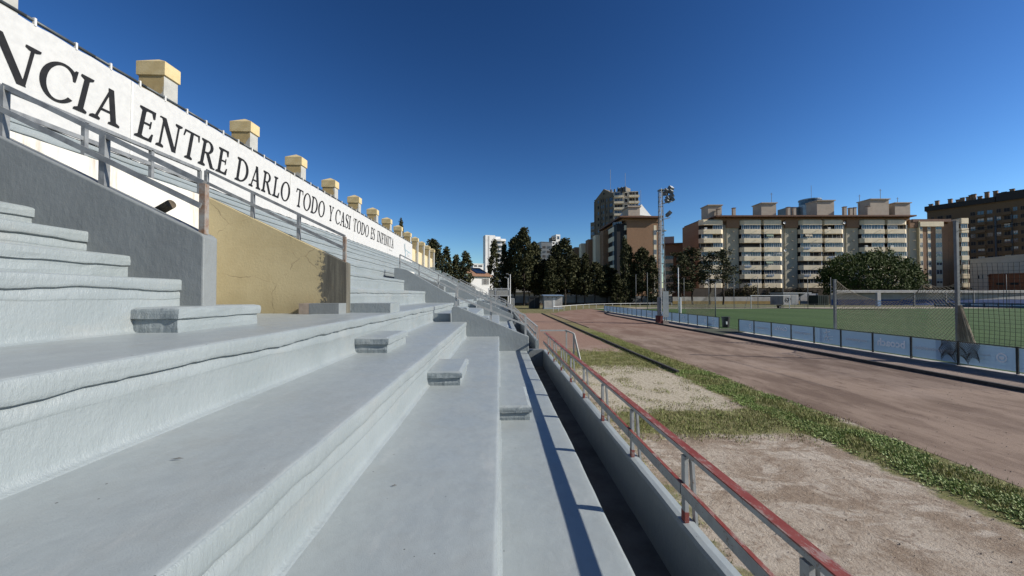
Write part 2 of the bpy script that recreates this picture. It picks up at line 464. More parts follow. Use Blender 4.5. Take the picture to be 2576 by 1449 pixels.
def m_turf():
    n = NB('artificial_turf'); x = n.xyz()
    st = n.math('SINE', n.math('MULTIPLY', n.math('ADD', x[0], n.math('MULTIPLY', x[1], .03)), .62))
    col = n.mix(n.ramp(st, -.35, .35), c3(.052, .098, .030), c3(.062, .112, .036))
    col = n.mix(n.ramp(n.noise(.6, 5, .7, stretch=(.25, 1.4, 1)), .42, .7, 0, .45), col, c3(.045, .085, .026))
    nm = n.bump(n.noise(140, 3, .8), .6, .02)
    return n.done(col, .9, nm, spec=.15)
pitch = grid_sheet('football_pitch', 17.0, 112, -20, 71.2, .009, 8, 8, m_turf())
LINE = simple('turf_line_paint', (.20, .25, .15), (.15, .20, .11), 3, .9)
def pl(pts, wd=.12, z=.013):
    m = MB()
    for a, b in zip(pts[:-1], pts[1:]):
        m.bar((a[0], a[1], z), (b[0], b[1], z), wd, .006)
    m.build('pitch_line', LINE, pitch)
GX = 50.45
pl([(18.6, 70.1), (84, 70.1)]); pl([(18.6, -20), (18.6, 70.1)])
pl([(GX - 20.2, 70.1), (GX - 20.2, 53.6), (GX + 20.2, 53.6), (GX + 20.2, 70.1)])
pl([(GX - 9.2, 70.1), (GX - 9.2, 64.6), (GX + 9.2, 64.6), (GX + 9.2, 70.1)])
pl([(18.6, 18), (84, 18)])
pl([(GX + 9.15 * math.cos(R(t)), 18 + 9.15 * math.sin(R(t))) for t in range(0, 361, 10)])
pl([(17, 27.9), (30, 26.8)]); pl([(20, 44), (100, 40)], .1)
SANDY = simple('pale_sandy_strip', (.44, .38, .31), (.34, .29, .23), .8, .95)
tag(strip([(17.0, 71.2), (130, 71.2)], [(24.0, 78.5), (130, 76.5)], .008).build('sandy_path', SANDY), kind='structure')
DARKG = simple('worn_green_mat', (.075, .085, .05), (.055, .06, .035), 2, .95)
tag(strip([(14.2, 24.4), (14.2, 28.6)], [(17.6, 26.4), (17.6, 29.0)], .016).build('entrance_mat', DARKG), kind='structure')
VERGE = simple('far_verge_grass', (.085, .105, .035), (.17, .14, .07), 1.1, .95)
tag(strip([(30, 77.5), (130, 77.5)], [(30, 108), (130, 104)], .010).build('grass_verge', VERGE), kind='structure')

# ------------------------------------------------------------------ the stand
XN = {-1: .83, 0: 0.0, 1: -.98, 2: -2.0}
ZN = {-2: .36, -1: .88, 0: 1.32, 1: 1.76, 2: 2.23}
for k in range(3, 13):
    XN[k] = -3.25 - .93 * (k - 3); ZN[k] = 2.73 + .49 * (k - 3)
STAND_END = 62.6
W1Y, W2Y, MOD, W3Y = 4.05, 7.30, 13.02, 11.62
stand = thing('grandstand', (0, 0, 0), 'long grey painted concrete grandstand terraces with yellow pillars along the back', 'grandstand')

def terrace(k, ya, yb):
    X, z, zb, xb = XN[k], ZN[k], ZN[k - 1], XN.get(k + 1, X_BACK)
    ys = []
    y = ya
    while y < yb - 1e-6:
        ys.append(y)
        near = abs(y) < 12
        y += .055 if (near and k < 6) else .16 if near else .5 if y < 30 else 1.5
    ys.append(yb)
    m = MB(); rows = []
    seed = k * 7.31
    for y in ys:
        a = nz(y * .8, seed) * .010 + nz(y * 4, seed) * .004
        lip = nz(y * 1.1, seed + 3) * .030 + nz(y * 5, seed + 3) * .012 + nz(y * 19, seed + 3) * .005
        cr = nz(y * .9, seed + 9) * .014 + nz(y * 7, seed + 9) * .006
        tz = nz(y * .6, seed + 5) * .006
        b2 = nz(y * 1.7, seed + 12) * .006 + nz(y * 11, seed) * .003
        x = X + a
        p = [(xb - .06, z + tz * .5), (xb - .045, z + tz * .5), (xb + .10, z + tz * .6), ((xb + x) / 2, z + tz + .004 * nz(y * 1.3, seed + 20)), (x - .09, z + tz), (x - .03, z + tz - .001)]
        for t in (70, 45, 20):
            p.append((x - .022 + .022 * math.cos(R(t)), z + tz - .024 + .022 * math.sin(R(t))))
        gz = z - .205 + .03 * nz(y * .5, seed + 31) + .012 * nz(y * 3, seed + 30)     # second, finer seam
        gr = .016 * max(0, min(1, .55 + 1.3 * nz(y * .45, seed + 40)))               # how far the seam under the nosing is open
        gd = .006 * max(0, min(1, .5 + 1.6 * nz(y * .6, seed + 33)))
        p += [(x + b2 * .4, z - .055 + lip * .2), (x + b2, z - .085 + lip * .7), (x - .001, z - .108 + lip), (x - .005, z - .113 + lip), (x - .016 - gr + cr * .3, z - .116 + lip), (x - .020 - gr + cr * .3, z - .122 + lip),
              (x - .016 + cr, z - .140 + lip * .8), (x - .014 + b2 * .5, gz + .012), (x - .014 + b2 * .5, gz + .004), (x - .014 - gd + b2 * .5, gz), (x - .017 + b2 * .5, gz - .006),
              (x - .016, zb + .5 * (z - .25 - zb)), (x - .014 + cr * .3, zb + .055), (x - .008, zb + .022), (x + .008, zb + .006), (x + .035, zb - .004), (x + .02, zb - .05), (xb - .06, zb - .05)]
        rows.append(p)
    n = len(rows[0])
    for y, p in zip(ys, rows):
        m.v += [(q[0], y, q[1]) for q in p]
    for i in range(len(ys) - 1):
        for j in range(n):
            m.f.append((i * n + j, i * n + (j + 1) % n, (i + 1) * n + (j + 1) % n, (i + 1) * n + j))
    for y, p in ((ya, rows[0]), (yb, rows[-1])):
        m.face([(q[0], y, q[1]) for q in p])
    return m.build('terrace_step', PAINT, stand, smooth=True)
X_BACK = -11.3
low_blocks = [(-4, W3Y), (14.5, W3Y + MOD), (14.5 + MOD, W3Y + 2 * MOD), (14.5 + 2 * MOD, W3Y + 3 * MOD), (14.5 + 3 * MOD, STAND_END)]
up_blocks = [(-4, W1Y)] + [(W2Y + .2 + MOD * i, min(W1Y + MOD * (i + 1), STAND_END)) for i in range(5)]
for k in (-1, 0, 1):
    for a, b in low_blocks: terrace(k, a, b)
terrace(2, -4, STAND_END)
for k in (3, 4):
    for a, b in up_blocks: terrace(k, a, b)
terrace(5, -4, W1Y); terrace(5, W2Y + .2, STAND_END)
for k in range(6, 12): terrace(k, -4, STAND_END)
# gangway floor inside the stair openings, and the flat behind
for i in range(5):
    MB().box(-6.0 if i == 0 else -5.0, W1Y + MOD * i + .02, 1.9, -3.17, min(W2Y + MOD * i + .3, STAND_END), 2.226).build('gangway_floor', PAINT, stand)
# flights of stairs down to the trench
for i in range(4):
    m = MB(); y0 = W3Y + .2 + MOD * i
    for s in range(5):
        m.box(-2.06 + s * .55, y0, .1, -1.5 + s * .55 + .0, 14.5 + MOD * i, 2.0 - s * .36)
    m.build('stair_flight', PAINT, stand)
# trench along the front
MB().box(.70, -4, -.05, 1.40, 11.9, .36).build('trench_floor', simple('dirty_trench_floor', (.20, .185, .165), (.11, .10, .085), 2.5, .9, bump=.3, bscale=25), stand)
MB().box(.70, 14.2, -.05, 1.40, STAND_END, .36).build('trench_floor', MATS['dirty_trench_floor'], stand)

def half_step(k, ya, yb, wd, h=.2):
    """rounded half-height step block standing on tread k against the riser behind"""
    x0, x1, zb = XN[k + 1] - .06, XN[k + 1] - .03 + wd, ZN[k]
    m = MB(); N = 14; M = 10
    prof = [(0, 0), (.004, .25), (0, .45), (0, .57), (.002, .585), (.022, .605), (.026, .63), (.028, .80), (.026, .95), (.016, 1.0)]  # outset, height
    ring = lambda o: None
    sd = k * 3.7
    rows = []
    for oi, (o, hh) in enumerate(prof):
        pts = []
        for i in range(N + 1):                       # front (-Y) side
            t = i / N; x = x0 + (x1 + o - x0) * t
            pts.append((x, ya - o + .010 * nz(x * 6, oi * .6, sd) + .005 * nz(x * 22, oi, sd), zb - .01 + h * hh + .010 * nz(x * 5, oi, sd + 2)))
        for i in range(1, M + 1):                    # right (+X) side
            t = i / M; y = ya - o + (yb + o - ya + o) * t
            pts.append((x1 + o + .008 * nz(y * 6, oi * .6, sd + 4), y, zb - .01 + h * hh + .012 * nz(y * 4, oi, sd + 5)))
        for i in range(1, 5):
            t = i / 4
            pts.append((x1 + o + (x0 - x1 - o) * t, yb + o, zb - .01 + h * hh))
        rows.append(pts)
    n = len(rows[0])
    for p in rows: m.v += p
    for a in range(len(rows) - 1):
        for i in range(n - 1):
            m.f.append((a * n + i, a * n + i + 1, (a + 1) * n + i + 1, (a + 1) * n + i))
    last = (len(rows) - 1) * n
    inset = [(max(min(p[0], x1 - .02), x0), min(max(p[1], ya + .03), yb - .03), zb + h + .004) for p in rows[-1]]
    b = len(m.v); m.v += inset
    for i in range(n - 1): m.f.append((last + i, last + i + 1, b + i + 1, b + i))
    m.f.append(tuple(range(b, b + n)))
    return m.build('half_step', PAINT, stand, smooth=False)
for i in range(4):
    o_ = MOD * i
    half_step(-1, 5.22 + o_, 6.32 + o_, .44, .19); half_step(0, 5.36 + o_, 6.44 + o_, .47, .19)
    half_step(1, 5.46 + o_, 6.52 + o_, .46, .21)
    if i: half_step(2, 5.4 + o_, 6.5 + o_, .42, .22)
half_step(2, 3.55, 4.68, .40, .225)
half_step(3, 2.98, W1Y, .42, .24); half_step(4, 2.3, W1Y, .40, .24)
# block at the foot of the yellow wall
m = MB().box(-2.86, W2Y + .2, 2.2, -2.10, 8.2, 2.41); m.build('half_step', PAINT, stand)
m = MB().box(-3.38, W2Y - .34, 2.2, -2.86, W2Y - .005, 2.42); m.build('half_step', DGREY, stand)
m = MB().box(-3.56, W2Y - .34, 2.2, -3.385, W2Y - .005, 2.42); m.build('half_step', simple('bare_mortar', (.40, .33, .27), (.30, .24, .19), 6, .9), stand)

# rear wall and pillars
m = MB().box(-11.7, 2, 5, -11.25, STAND_END + 4, 8.60)
m.build('rear_wall', CREAM, stand)
def pillar_mesh():
    s = MB()
    s.box(-.40, -.27, 6.5, .40, .27, 9.72)
    c = MB()
    zc = 9.72
    prof = [(.42, .285, zc), (.455, .31, zc + .02), (.455, .31, zc + .46), (.44, .295, zc + .475), (.40, .26, zc + .50), (.0, .0, zc + .70)]
    for a, b, z in prof: c.v += [(-a, -b, z), (a, -b, z), (a, b, z), (-a, b, z)]
    for i in range(len(prof) - 1):
        for j in range(4): c.f.append((i * 4 + j, i * 4 + (j + 1) % 4, i * 4 + 4 + (j + 1) % 4, i * 4 + 4 + j))
    c.f.append((3, 2, 1, 0))
    return s, c
def m_pillar():
    n = NB('pillar_render'); x = n.xyz()
    g = n.node('ShaderNodeNewGeometry'); sp = n.node('ShaderNodeSeparateXYZ'); n.t.links.new(g.outputs['Normal'], sp.inputs[0])
    front = n.ramp(sp.outputs[0], .5, .9)
    yel = n.mix(n.ramp(n.noise(2.2, 5, .65), .35, .7), c3(.55, .43, .22), c3(.45, .335, .16))
    gry = n.mix(n.ramp(n.noise(3, 5, .65), .35, .7), c3(.50, .50, .47), c3(.41, .41, .385))
    oi = n.node('ShaderNodeObjectInfo').outputs['Random']
    va = n.node('ShaderNodeVectorMath', operation='ADD'); n.t.links.new(n.tc, va.inputs[0])
    cb = n.node('ShaderNodeCombineXYZ'); n.put(cb.inputs[1], n.math('MULTIPLY', oi, 60.0)); n.t.links.new(cb.outputs[0], va.inputs[1])
    yel = n.mix(n.ramp(n.noise(5, 5, .75, vec=va.outputs[0], stretch=(1, 1, .25)), .5, .75, 0, .6), yel, c3(.34, .27, .15))
    jag = n.math('ADD', n.math('ADD', x[0], n.math('MULTIPLY', x[2], -.22)), n.math('MULTIPLY', n.noise(1.6, 4, .6, vec=va.outputs[0]), 1.3))
    jag = n.math('SUBTRACT', jag, .2)
    pt = n.ramp(jag, -1.28, -1.22)
    col = n.mix(n.math('MAXIMUM', n.math('MULTIPLY', pt, .95), front), yel, gry)
    return n.done(col, .85, n.bump(n.noise(25, 4, .6), .3, .012), spec=.2)
PILM = m_pillar()
ps, pc = pillar_mesh()
psm, pcm = ps.mesh('pillar'), pc.mesh('pillar_cap')
for i in range(-2, 13):
    p = instance(psm, 'pillar', PILM, stand, (-11.34, 13.38 - .31 + 4.341 * i, 0))
    instance(pcm, 'pillar_cap', YEL, p, (0, 0, 0))
# stepped wall at the far end of the terraces
m = MB()
pts = []
for k in range(-1, 12):
    x0 = XN[k] + .25; zt = ZN[k] + .42
    pts += [(x0, zt), (XN[k + 1] + .25 if k < 11 else -11.7, zt)]
pts = [(1.08, 0)] + pts + [(-11.7, 0)]
endw = m.prism(pts, 'y', STAND_END + .01, STAND_END + .24).build('end_wall', PAINT)
tag(endw, 'stepped grey parapet wall closing the far end of the terraces', 'wall')

# ------------------------------------------------------------------ walls of the stair openings
def sloped_wall(name, mat, pts, ya, yb, label, org, group=None, round_=.015):
    m = MB()
    n = len(pts)
    ny = 2
    m.prism(pts, 'y', ya, yb)
    o = m.build(name, mat, None, org=org)
    bv = o.modifiers.new('edge', 'BEVEL'); bv.width = round_; bv.segments = 2; bv.limit_method = 'ANGLE'
    return tag(o, label, 'wall', group)
def w1_pts(x0=-3.04):
    return [(x0, 1.9), (x0, EYE + .60), (x0 - .03, EYE + .63), (-5.62, EYE + .62 + .488 * (5.62 + x0)), (-5.62, 1.9)]
sloped_wall('stair_wall', DGREY, w1_pts(), W1Y, W1Y + .2, 'dark grey sloping wall with a lit end, nearest on the left below the banner', (-3.04, W1Y, 1.9))
sloped_wall('stair_wall', VOM, [(-2.86, 2.0), (-2.86, EYE + .60), (-5.62, EYE + .60 + .478 * 2.76), (-5.62, 2.0)], W2Y, W2Y + .2,
            'cracked yellow plaster sloping wall with bare grey at its foot', (-2.80, W2Y, 2.2), round_=.008)
def upper_far(i):
    y = W1Y + MOD * i
    P = [(-1.75, 2.1), (-1.75, EYE - .22), (-4.1, EYE + 1.12), (-4.45, EYE + 1.2), (-4.62, EYE + 1.2), (-4.62, 2.1)]
    return sloped_wall('stair_wall', DGREY2, P, y, y + .2, ['', 'grey sloping wall above the gangway at the second stair opening', 'grey sloping wall above the gangway at the third stair opening', 'grey sloping wall above the gangway at the fourth stair opening', 'grey sloping wall above the gangway at the farthest stair opening'][i], (-1.75, y, 2.1))
for i in (1, 2, 3, 4): upper_far(i)
for i in (1, 2, 3, 4):
    y = W2Y + MOD * i
    if y + .2 < STAND_END:
        sloped_wall('stair_wall', DGREY, [(-2.9, 2.0), (-2.9, EYE + .45), (-4.62, EYE + 1.2), (-4.62, 2.0)], y, y + .2,
                    'pale wall on the far side of the %s stair opening' % ['', 'second', 'third', 'fourth', 'farthest'][i], (-2.9, y, 2.0))
for i in range(5):
    y = W1Y + MOD * i + .2
    nm_ = ['nearest', 'second', 'third', 'fourth', 'farthest'][i]
    xw, hw_ = (-5.45, 1.83) if i == 0 else (-4.45, 1.18)
    tag(MB().box(xw - .17, y, 1.9, xw, W2Y + MOD * i - .001, EYE + hw_).build('back_wall', WSTREAK, None, org=(xw, y, 2.2)), 'streaked white wall at the back of the %s stair opening' % nm_, 'wall')
    MB().box(-6.06 if i == 0 else -5.13, y - .19, 2.3, xw - .18, W2Y + MOD * i + .21, ZN[5 if i == 0 else 4] + .005).build('landing_fill', PAINT, stand)
def lower_pts(x0=-1.43, x1=.89):
    p = [(x0, .2), (x0, EYE - .40), (x0 + .06, EYE - .345), (x0 + .16, EYE - .335)]
    for t in range(1, 9):
        s = t / 8
        p.append((x0 + .16 + (x1 - .16 - x0 - .16) * s, EYE - .335 - .86 * s))
    p += [(x1 - .06, EYE - 1.225), (x1, EYE - 1.26), (x1, .2)]
    return p
names = ['nearest curved low grey wall running down to the front railing', 'second curved low grey wall running down to the front railing', 'third curved low grey wall running down to the front railing', 'farthest curved low grey wall running down to the front railing']
for i in range(4):
    y = W3Y + MOD * i
    sloped_wall('stair_wall', DGREY2, lower_pts(), y, y + .18, names[i], (-1.43, y, .2))

# parapet along the front and the cross walls that end its trench
def parapet(y0, y1, label):
    m = MB()
    n = max(2, int((y1 - y0) / .12))
    prof = [(1.359, .1), (1.354, .845), (1.369, .87), (1.41, .875), (1.463, .87), (1.477, .855), (1.477, -.05)]
    for i in range(n + 1):
        y = y0 + (y1 - y0) * i / n
        d = .006 * nz(y * 1.5) + .003 * nz(y * 9)
        m.v += [(x + d, y, z + .006 * nz(y * 2, x * 5)) for x, z in prof]
    k = len(prof)
    for i in range(n):
        for j in range(k - 1): m.f.append((i * k + j, i * k + j + 1, (i + 1) * k + j + 1, (i + 1) * k + j))
    m.f += [tuple(range(k)), tuple(range(n * k, n * k + k))[::-1]]
    o = m.build('parapet_wall', PAINT, smooth=False)
    return tag(o, label, 'wall')
parapet(-4, 12.0, 'low grey parapet wall under the nearest stretch of red railing')
ends = ['second', 'third', 'fourth', 'fifth']
gaps = []
for i in range(4):
    y0, y1 = 14.4 + MOD * i, 12.0 + MOD * (i + 1)
    if i == 3: y1 = STAND_END
    gaps.append((y0, y1))
    parapet(y0, y1, 'low grey parapet wall under the %s stretch of front railing' % ends[i])
for i in range(4):
    y = 11.9 + MOD * i
    tag(MB().box(.9, y, .1, 1.352, y + .2, .88).build('trench_end_wall', DGREY),
        'short grey cross wall ending the %s stretch of trench behind the railing' % ['nearest', 'second', 'third', 'fourth'][i], 'wall')

# ------------------------------------------------------------------ railings
def railing(name, label, pa, pb, n, h, pw=.045, rail=(.05, .05), mid=.52, mat=None, rusty_end=False, group=None, drop=.02):
    """posts standing on a sloping line from pa to pb, a top rail and a middle rail"""
    mat = mat or GALV
    pa, pb = Vector(pa), Vector(pb)
    t = thing(name, pa, label, 'railing', group)
    for i in range(n):
        p = pa.lerp(pb, i / (n - 1))
        mm = RUSTY if (rusty_end and i == 0) else mat
        MB().box(p.x - pw / 2, p.y - pw / 2, p.z - drop, p.x + pw / 2, p.y + pw / 2, p.z + h - rail[1] * .2).build('post', mm, t)
    up = Vector((0, 0, h))
    MB().bar(pa + up, pb + up, rail[0], rail[1]).build('top_rail', mat, t)
    um = Vector((0, -pw * .75, h * mid))
    MB().bar(pa + um, pb + um, .022, .055).build('middle_rail', mat, t)
    return t
def on_w1(x): return EYE + .625 + .488 * (-x - 3.04)
def on_w2(x): return EYE + .60 + .478 * (-x - 2.86)
railing('stair_railing', 'galvanised handrail with a rusty end post on the nearest dark grey wall', (-3.10, W1Y + .08, on_w1(-3.10)), (-5.14, W1Y + .08, on_w1(-5.14)), 3, .52, .06, rusty_end=True)
railing('stair_railing', 'galvanised handrail along the top of the cracked yellow wall', (-2.93, W2Y + .08, on_w2(-2.93)), (-5.5, W2Y + .08, on_w2(-5.5)), 4, .48, .055, rusty_end=True)
for i in range(1):
    railing('stair_railing', 'galvanised handrail along the top of the nearest white back wall',
            (-5.53, W1Y + .25 + MOD * i, EYE + 1.83), (-5.53, W2Y - .05 + MOD * i, EYE + 1.83), 4, .48, .05)
def on_far(x): return EYE + 1.2 - .57 * (x + 4.5)
for i in (1, 2, 3, 4):
    y = W1Y + MOD * i + .1
    railing('stair_railing', 'pale handrail above the gangway at the %s stair opening' % ['', 'second', 'third', 'fourth', 'farthest'][i],
            (-4.4, y, EYE + 1.17), (-1.85, y, EYE - .16), 4, .62, .05, mat=WPOST)
for i in range(4):
    y = W3Y + MOD * i + .09
    railing('stair_railing', 'pale handrail on the %s curved low wall' % ['nearest', 'second', 'third', 'farthest'][i],
            (-1.30, y, EYE - .345), (.80, y, EYE - 1.2), 3, .58, .06, mat=WPOST, mid=.5)
# front railing, red on top, each post with a slanted leg outside
RX = 1.42
BLUE = simple('old_blue_paint', (.10, .19, .36), (.13, .15, .2), 14, .7)
def front_railing(y0, y1, label, first=None, detailed=True, redtop=True):
    t = thing('front_railing', (RX, y0, .78), label, 'railing', 'railings along the front parapet')
    n = int(round((y1 - y0 - .3) / 1.155))
    ys = [first + 1.155 * i for i in range(-20, 60)] if first else [y0 + .15 + (y1 - y0 - .3) * i / n for i in range(n + 1)]
    for y in ys:
        if not (y0 < y < y1): continue
        MB().box(RX - .035, y - .028, .86, RX - .007, y + .028, 1.36).build('post', WPOST, t)
        MB().bar((RX + .028, y, 1.35), (RX + .080, y + .02, .63), .048, .02, up=(1, 0, 0)).build('slanted_leg', WPOST, t)
        if detailed:
            MB().box(RX - .037, y - .030, .86, RX - .005, y + .030, .95).build('red_post_foot', RED, t)
            MB().bar((RX + .070, y + .016, .77), (RX + .077, y + .019, .67), .050, .024, up=(1, 0, 0)).build('blue_leg_foot', BLUE, t)
    tr = MB().box(RX - .030, y0, 1.372, RX + .034, y1, 1.408).build('top_rail', WPOST, t)
    if redtop: MB().box(RX - .032, y0 - .003, 1.404, RX + .036, y1 + .003, 1.414).build('red_top', RED, tr)
    for ya, yb in [(y, min(y + 1.14, y1)) for y in ys if y0 - 1.15 < y < y1 and y > -3]:
        mr = MB().box(RX - .060, max(ya, y0), 1.072, RX - .036, yb, 1.158).build('middle_rail', WPOST, t)
        if detailed: MB().box(RX - .062, max(ya, y0), 1.156, RX - .034, yb, 1.162).build('red_edge', RED, mr)
    return t
front_railing(-3.6, 11.9, 'railing with a faded red top rail on the nearest front parapet', first=2.88)
for i, (a, b) in enumerate(gaps):
    front_railing(a, b, 'railing on the %s stretch of front parapet' % ends[i], detailed=False, redtop=False)
# bent handrail beside the steps down to the track
for i in range(1):
    o_ = MOD * i
    t = thing('stair_handrail', (1.6, 14.6 + o_, 0), ['bent pale steel handrail frame beside the steps down to the track', 'small far bent handrail by the second gap in the front railing'][i], 'handrail')
    MB().bar((1.55, 14.6 + o_, 1.22), (2.55, 14.6 + o_, 1.22), .05).bar((2.55, 14.6 + o_, 1.22), (2.78, 14.3 + o_, 1.13), .05).bar((2.78, 14.3 + o_, 1.13), (3.02, 14.15 + o_, 0), .06).build('rail', WPOST, t)
    MB().box(2.53, 14.575 + o_, 0, 2.58, 14.625 + o_, 1.2).build('post', WPOST, t)
    MB().box(2.75, 14.275 + o_, 0, 2.80, 14.325 + o_, 1.12).build('post', WPOST, t)
# rusty stub of pipe sticking out of the white wall
tag(MB().tube(at_y(383, 540, W1Y + .32), at_y(431, 513, W1Y + .22), .048, n=14).build('pipe_stub', simple('rusty_pipe', (.115, .09, .06), (.06, .045, .03), 10, .8)),
    'short rusty pipe sticking out in front of the white wall', 'pipe')

# ------------------------------------------------------------------ banner with its lettering
BX = -10.62
BZ0, BZ1, BY0, BY1 = EYE + .370 * 10.62, EYE + .583 * 10.62, 3.0, 47.3
def by(u): return at_x(u, 600, BX).y
ban = thing('banner', (BX, 8, BZ0), 'long white banner with a black slogan along the top of the stand', 'banner')
seams = [BY0, by(326), 19.86, 28.4, 37.0, BY1]
for a, b in zip(seams[:-1], seams[1:]):
    m = MB(); ny = int((b - a) / .22); nzz = 9
    for j in range(ny + 1):
        y = a + .006 + (b - a - .012) * j / ny
        for i in range(nzz + 1):
            z = BZ0 + (BZ1 - BZ0) * i / nzz
            e = (2 * i / nzz - 1) ** 2
            m.v.append((BX - .012 + .014 * (1 - e) * nz(y * .6, z * .8) + .004 * nz(y * 2.4, z), y, z + (.012 * math.cos(y * 2 * math.pi / .86) * (1 if i in (0, nzz) else 0))))
    for j in range(ny):
        for i in range(nzz):
            q = j * (nzz + 1) + i
            m.f.append((q, q + nzz + 1, q + nzz + 2, q + 1))
    sh = m.build('banner_sheet', BANNER, ban, smooth=True)
for y in seams[1:-1]:
    MB().box(BX - .01, y - .03, BZ0 + .01, BX + .009, y + .03, BZ1 - .01).build('seam', WHITE, ban)
for z, r in ((BZ1 + .09, .042), (BZ0 - .07, .045)):
    m = MB()
    for i in range(30):
        a = BY0 + (BY1 - BY0) * i / 30; b = BY0 + (BY1 - BY0) * (i + 1) / 30
        s = (lambda y: .012 * nz(y * .3, z))
        m.tube((BX - .05, a, z + s(a)), (BX - .05, b, z + s(b)), r, n=8)
    m.build('pipe', DPIPE, ban, smooth=True)
tie = MB().box(-.02, -.022, -.03, .035, .022, .15).mesh('tie')
for i in range(50):
    y = BY0 + .9 + .86 * i
    if y < BY1:
        instance(tie, 'tie', WHITE, ban, (-.03, y - 8, BZ1 - BZ0))
        o = instance(tie, 'tie', WHITE, ban, (-.03, y - 8, -.14 - .05 * (i % 3)), scale=(1, .6, 1.1))

# serif capitals drawn as outlines: unit cap height
def glyph(ch):
    S, T = .140, .078                     # thick and thin strokes
    sh, sx = .055, .10                    # serif height and overhang
    P = []
    def quad(a, b, c, d): P.append([a, b, c, d])
    def stem(x, w=S, z0=0.0, z1=1.0, s0=True, s1=True):
        quad((x, z0), (x + w, z0), (x + w, z1), (x, z1))
        for on, z, d in ((s0, z0, 1), (s1, z1, -1)):
            if on: P.append([(x - sx, z), (x + w + sx, z), (x + w + sx, z + d * sh), (x + w, z + d * .11), (x, z + d * .11), (x - sx, z + d * sh)])
    def diag(xa, za, xb, zb, w): quad((xa, za), (xa + w, za), (xb + w, zb), (xb, zb))
    def serif(x0, x1, z, d): P.append([(x0, z), (x1, z), (x1, z + d * sh), ((x0 + x1) / 2 + .07, z + d * .1), ((x0 + x1) / 2 - .07, z + d * .1), (x0, z + d * sh)])
    def ring(cx, cz, rx, rz, t0, t1, wx, wz, n=26):
        pts = []
        for i in range(n + 1):
            t = R(t0 + (t1 - t0) * i / n); c, s = math.cos(t), math.sin(t)
            pts.append(((cx + rx * c, cz + rz * s), (cx + (rx - wx) * c, cz + (rz - wz) * s)))
        for a, b in zip(pts[:-1], pts[1:]): P.append([a[0], b[0], b[1], a[1]])
    def arm(x, z, ln, d, k=.2):           # horizontal arm with a beak
        quad((x, z), (x + ln, z), (x + ln, z + d * T), (x, z + d * T))
        P.append([(x + ln, z), (x + ln + .015, z + d * k), (x + ln - .045, z + d * k), (x + ln - .12, z + d * T)])
    if ch == 'I': stem(.1); wd = .345
    elif ch in 'EF':
        stem(.1); arm(.2, 1, .37, -1, .24); wd = .66
        quad((.2, .49), (.46, .49), (.46, .55), (.2, .55)); P.append([(.44, .40), (.49, .40), (.49, .64), (.44, .64)])
        if ch == 'E': arm(.2, 0, .40, 1, .26)
    elif ch == 'L': stem(.1); arm(.2, 0, .37, 1, .28); wd = .62
    elif ch == 'T':
        stem(.30, s1=False); quad((.03, 1), (.72, 1), (.72, .935), (.03, .935)); wd = .76
        P.append([(.03, 1), (.10, .935), (.05, .76), (.0, .76)]); P.append([(.72, 1), (.65, .935), (.70, .76), (.75, .76)])
    elif ch == 'D': stem(.1); ring(.30, .5, .52, .5, -90, 90, .155, .062); quad((.2, 0), (.31, 0), (.31, .062), (.2, .062)); quad((.2, .938), (.31, .938), (.31, 1), (.2, 1)); wd = .86
    elif ch == 'O': ring(.44, .5, .44, .52, 0, 360, .155, .065, 44); wd = .88
    elif ch == 'C':
        ring(.46, .5, .46, .52, 42, 322, .155, .065, 36); wd = .80
        P.append([(.74, .99), (.80, .99), (.79, .68), (.73, .68), (.66, .88)])
    elif ch == 'N':
        quad((.13, 0), (.20, 0), (.20, 1), (.13, 1)); quad((.74, 0), (.81, 0), (.81, 1), (.74, 1))
        diag(.06, 1, .66, 0, .17); serif(0.02, .31, 0, 1); serif(.63, .92, 1, -1); quad((.0, 1), (.2, 1), (.2, .955), (.0, .955)); wd = .93
    elif ch == 'A':
        diag(.12, 0, .38, 1, .075); diag(.62, 0, .33, 1, .165); quad((.22, .30), (.66, .30), (.66, .36), (.24, .36))
        serif(0, .29, 0, 1); serif(.53, .87, 0, 1); wd = .86
    elif ch == 'Y':
        diag(.08, 1, .33, .42, .165); diag(.66, 1, .40, .42, .07); stem(.33, z1=.46, s1=False); serif(0, .31, 1, -1); serif(.56, .82, 1, -1); wd = .80
    elif ch == 'R':
        stem(.1); ring(.32, .745, .32, .255, -90, 90, .15, .06, 18); quad((.2, .94), (.33, .94), (.33, 1), (.2, 1)); quad((.2, .49), (.34, .49), (.34, .55), (.2, .55))
        diag(.63, 0, .30, .52, .165); quad((.63, 0), (.86, 0), (.86, .045), (.72, .06)); wd = .84
    elif ch == 'S':
        pts = [(.55, .74), (.54, .90), (.33, .985), (.11, .90), (.10, .70), (.26, .56), (.45, .45), (.56, .30), (.50, .10), (.29, .015), (.07, .10), (.05, .27)]
        wds = [.03, .05, .06, .11, .15, .16, .16, .15, .11, .06, .05, .03]
        N = 40; cur = []
        for i in range(N + 1):
            t = i / N * (len(pts) - 1); j = min(int(t), len(pts) - 2); f = t - j
            g = lambda q: pts[max(0, min(q, len(pts) - 1))]
            p0, p1, p2, p3 = g(j - 1), g(j), g(j + 1), g(j + 2)
            q = tuple(.5 * (2 * p1[a] + (p2[a] - p0[a]) * f + (2 * p0[a] - 5 * p1[a] + 4 * p2[a] - p3[a]) * f * f + (3 * p1[a] - p0[a] - 3 * p2[a] + p3[a]) * f ** 3) for a in (0, 1))
            cur.append((q, wds[j] * (1 - f) + wds[j + 1] * f))
        L = []
        for i, (q, wq) in enumerate(cur):
            a = cur[max(0, i - 1)][0]; b = cur[min(N, i + 1)][0]
            d = Vector((b[0] - a[0], b[1] - a[1])).normalized()
            L.append(((q[0] - d.y * wq / 2, q[1] + d.x * wq / 2), (q[0] + d.y * wq / 2, q[1] - d.x * wq / 2)))
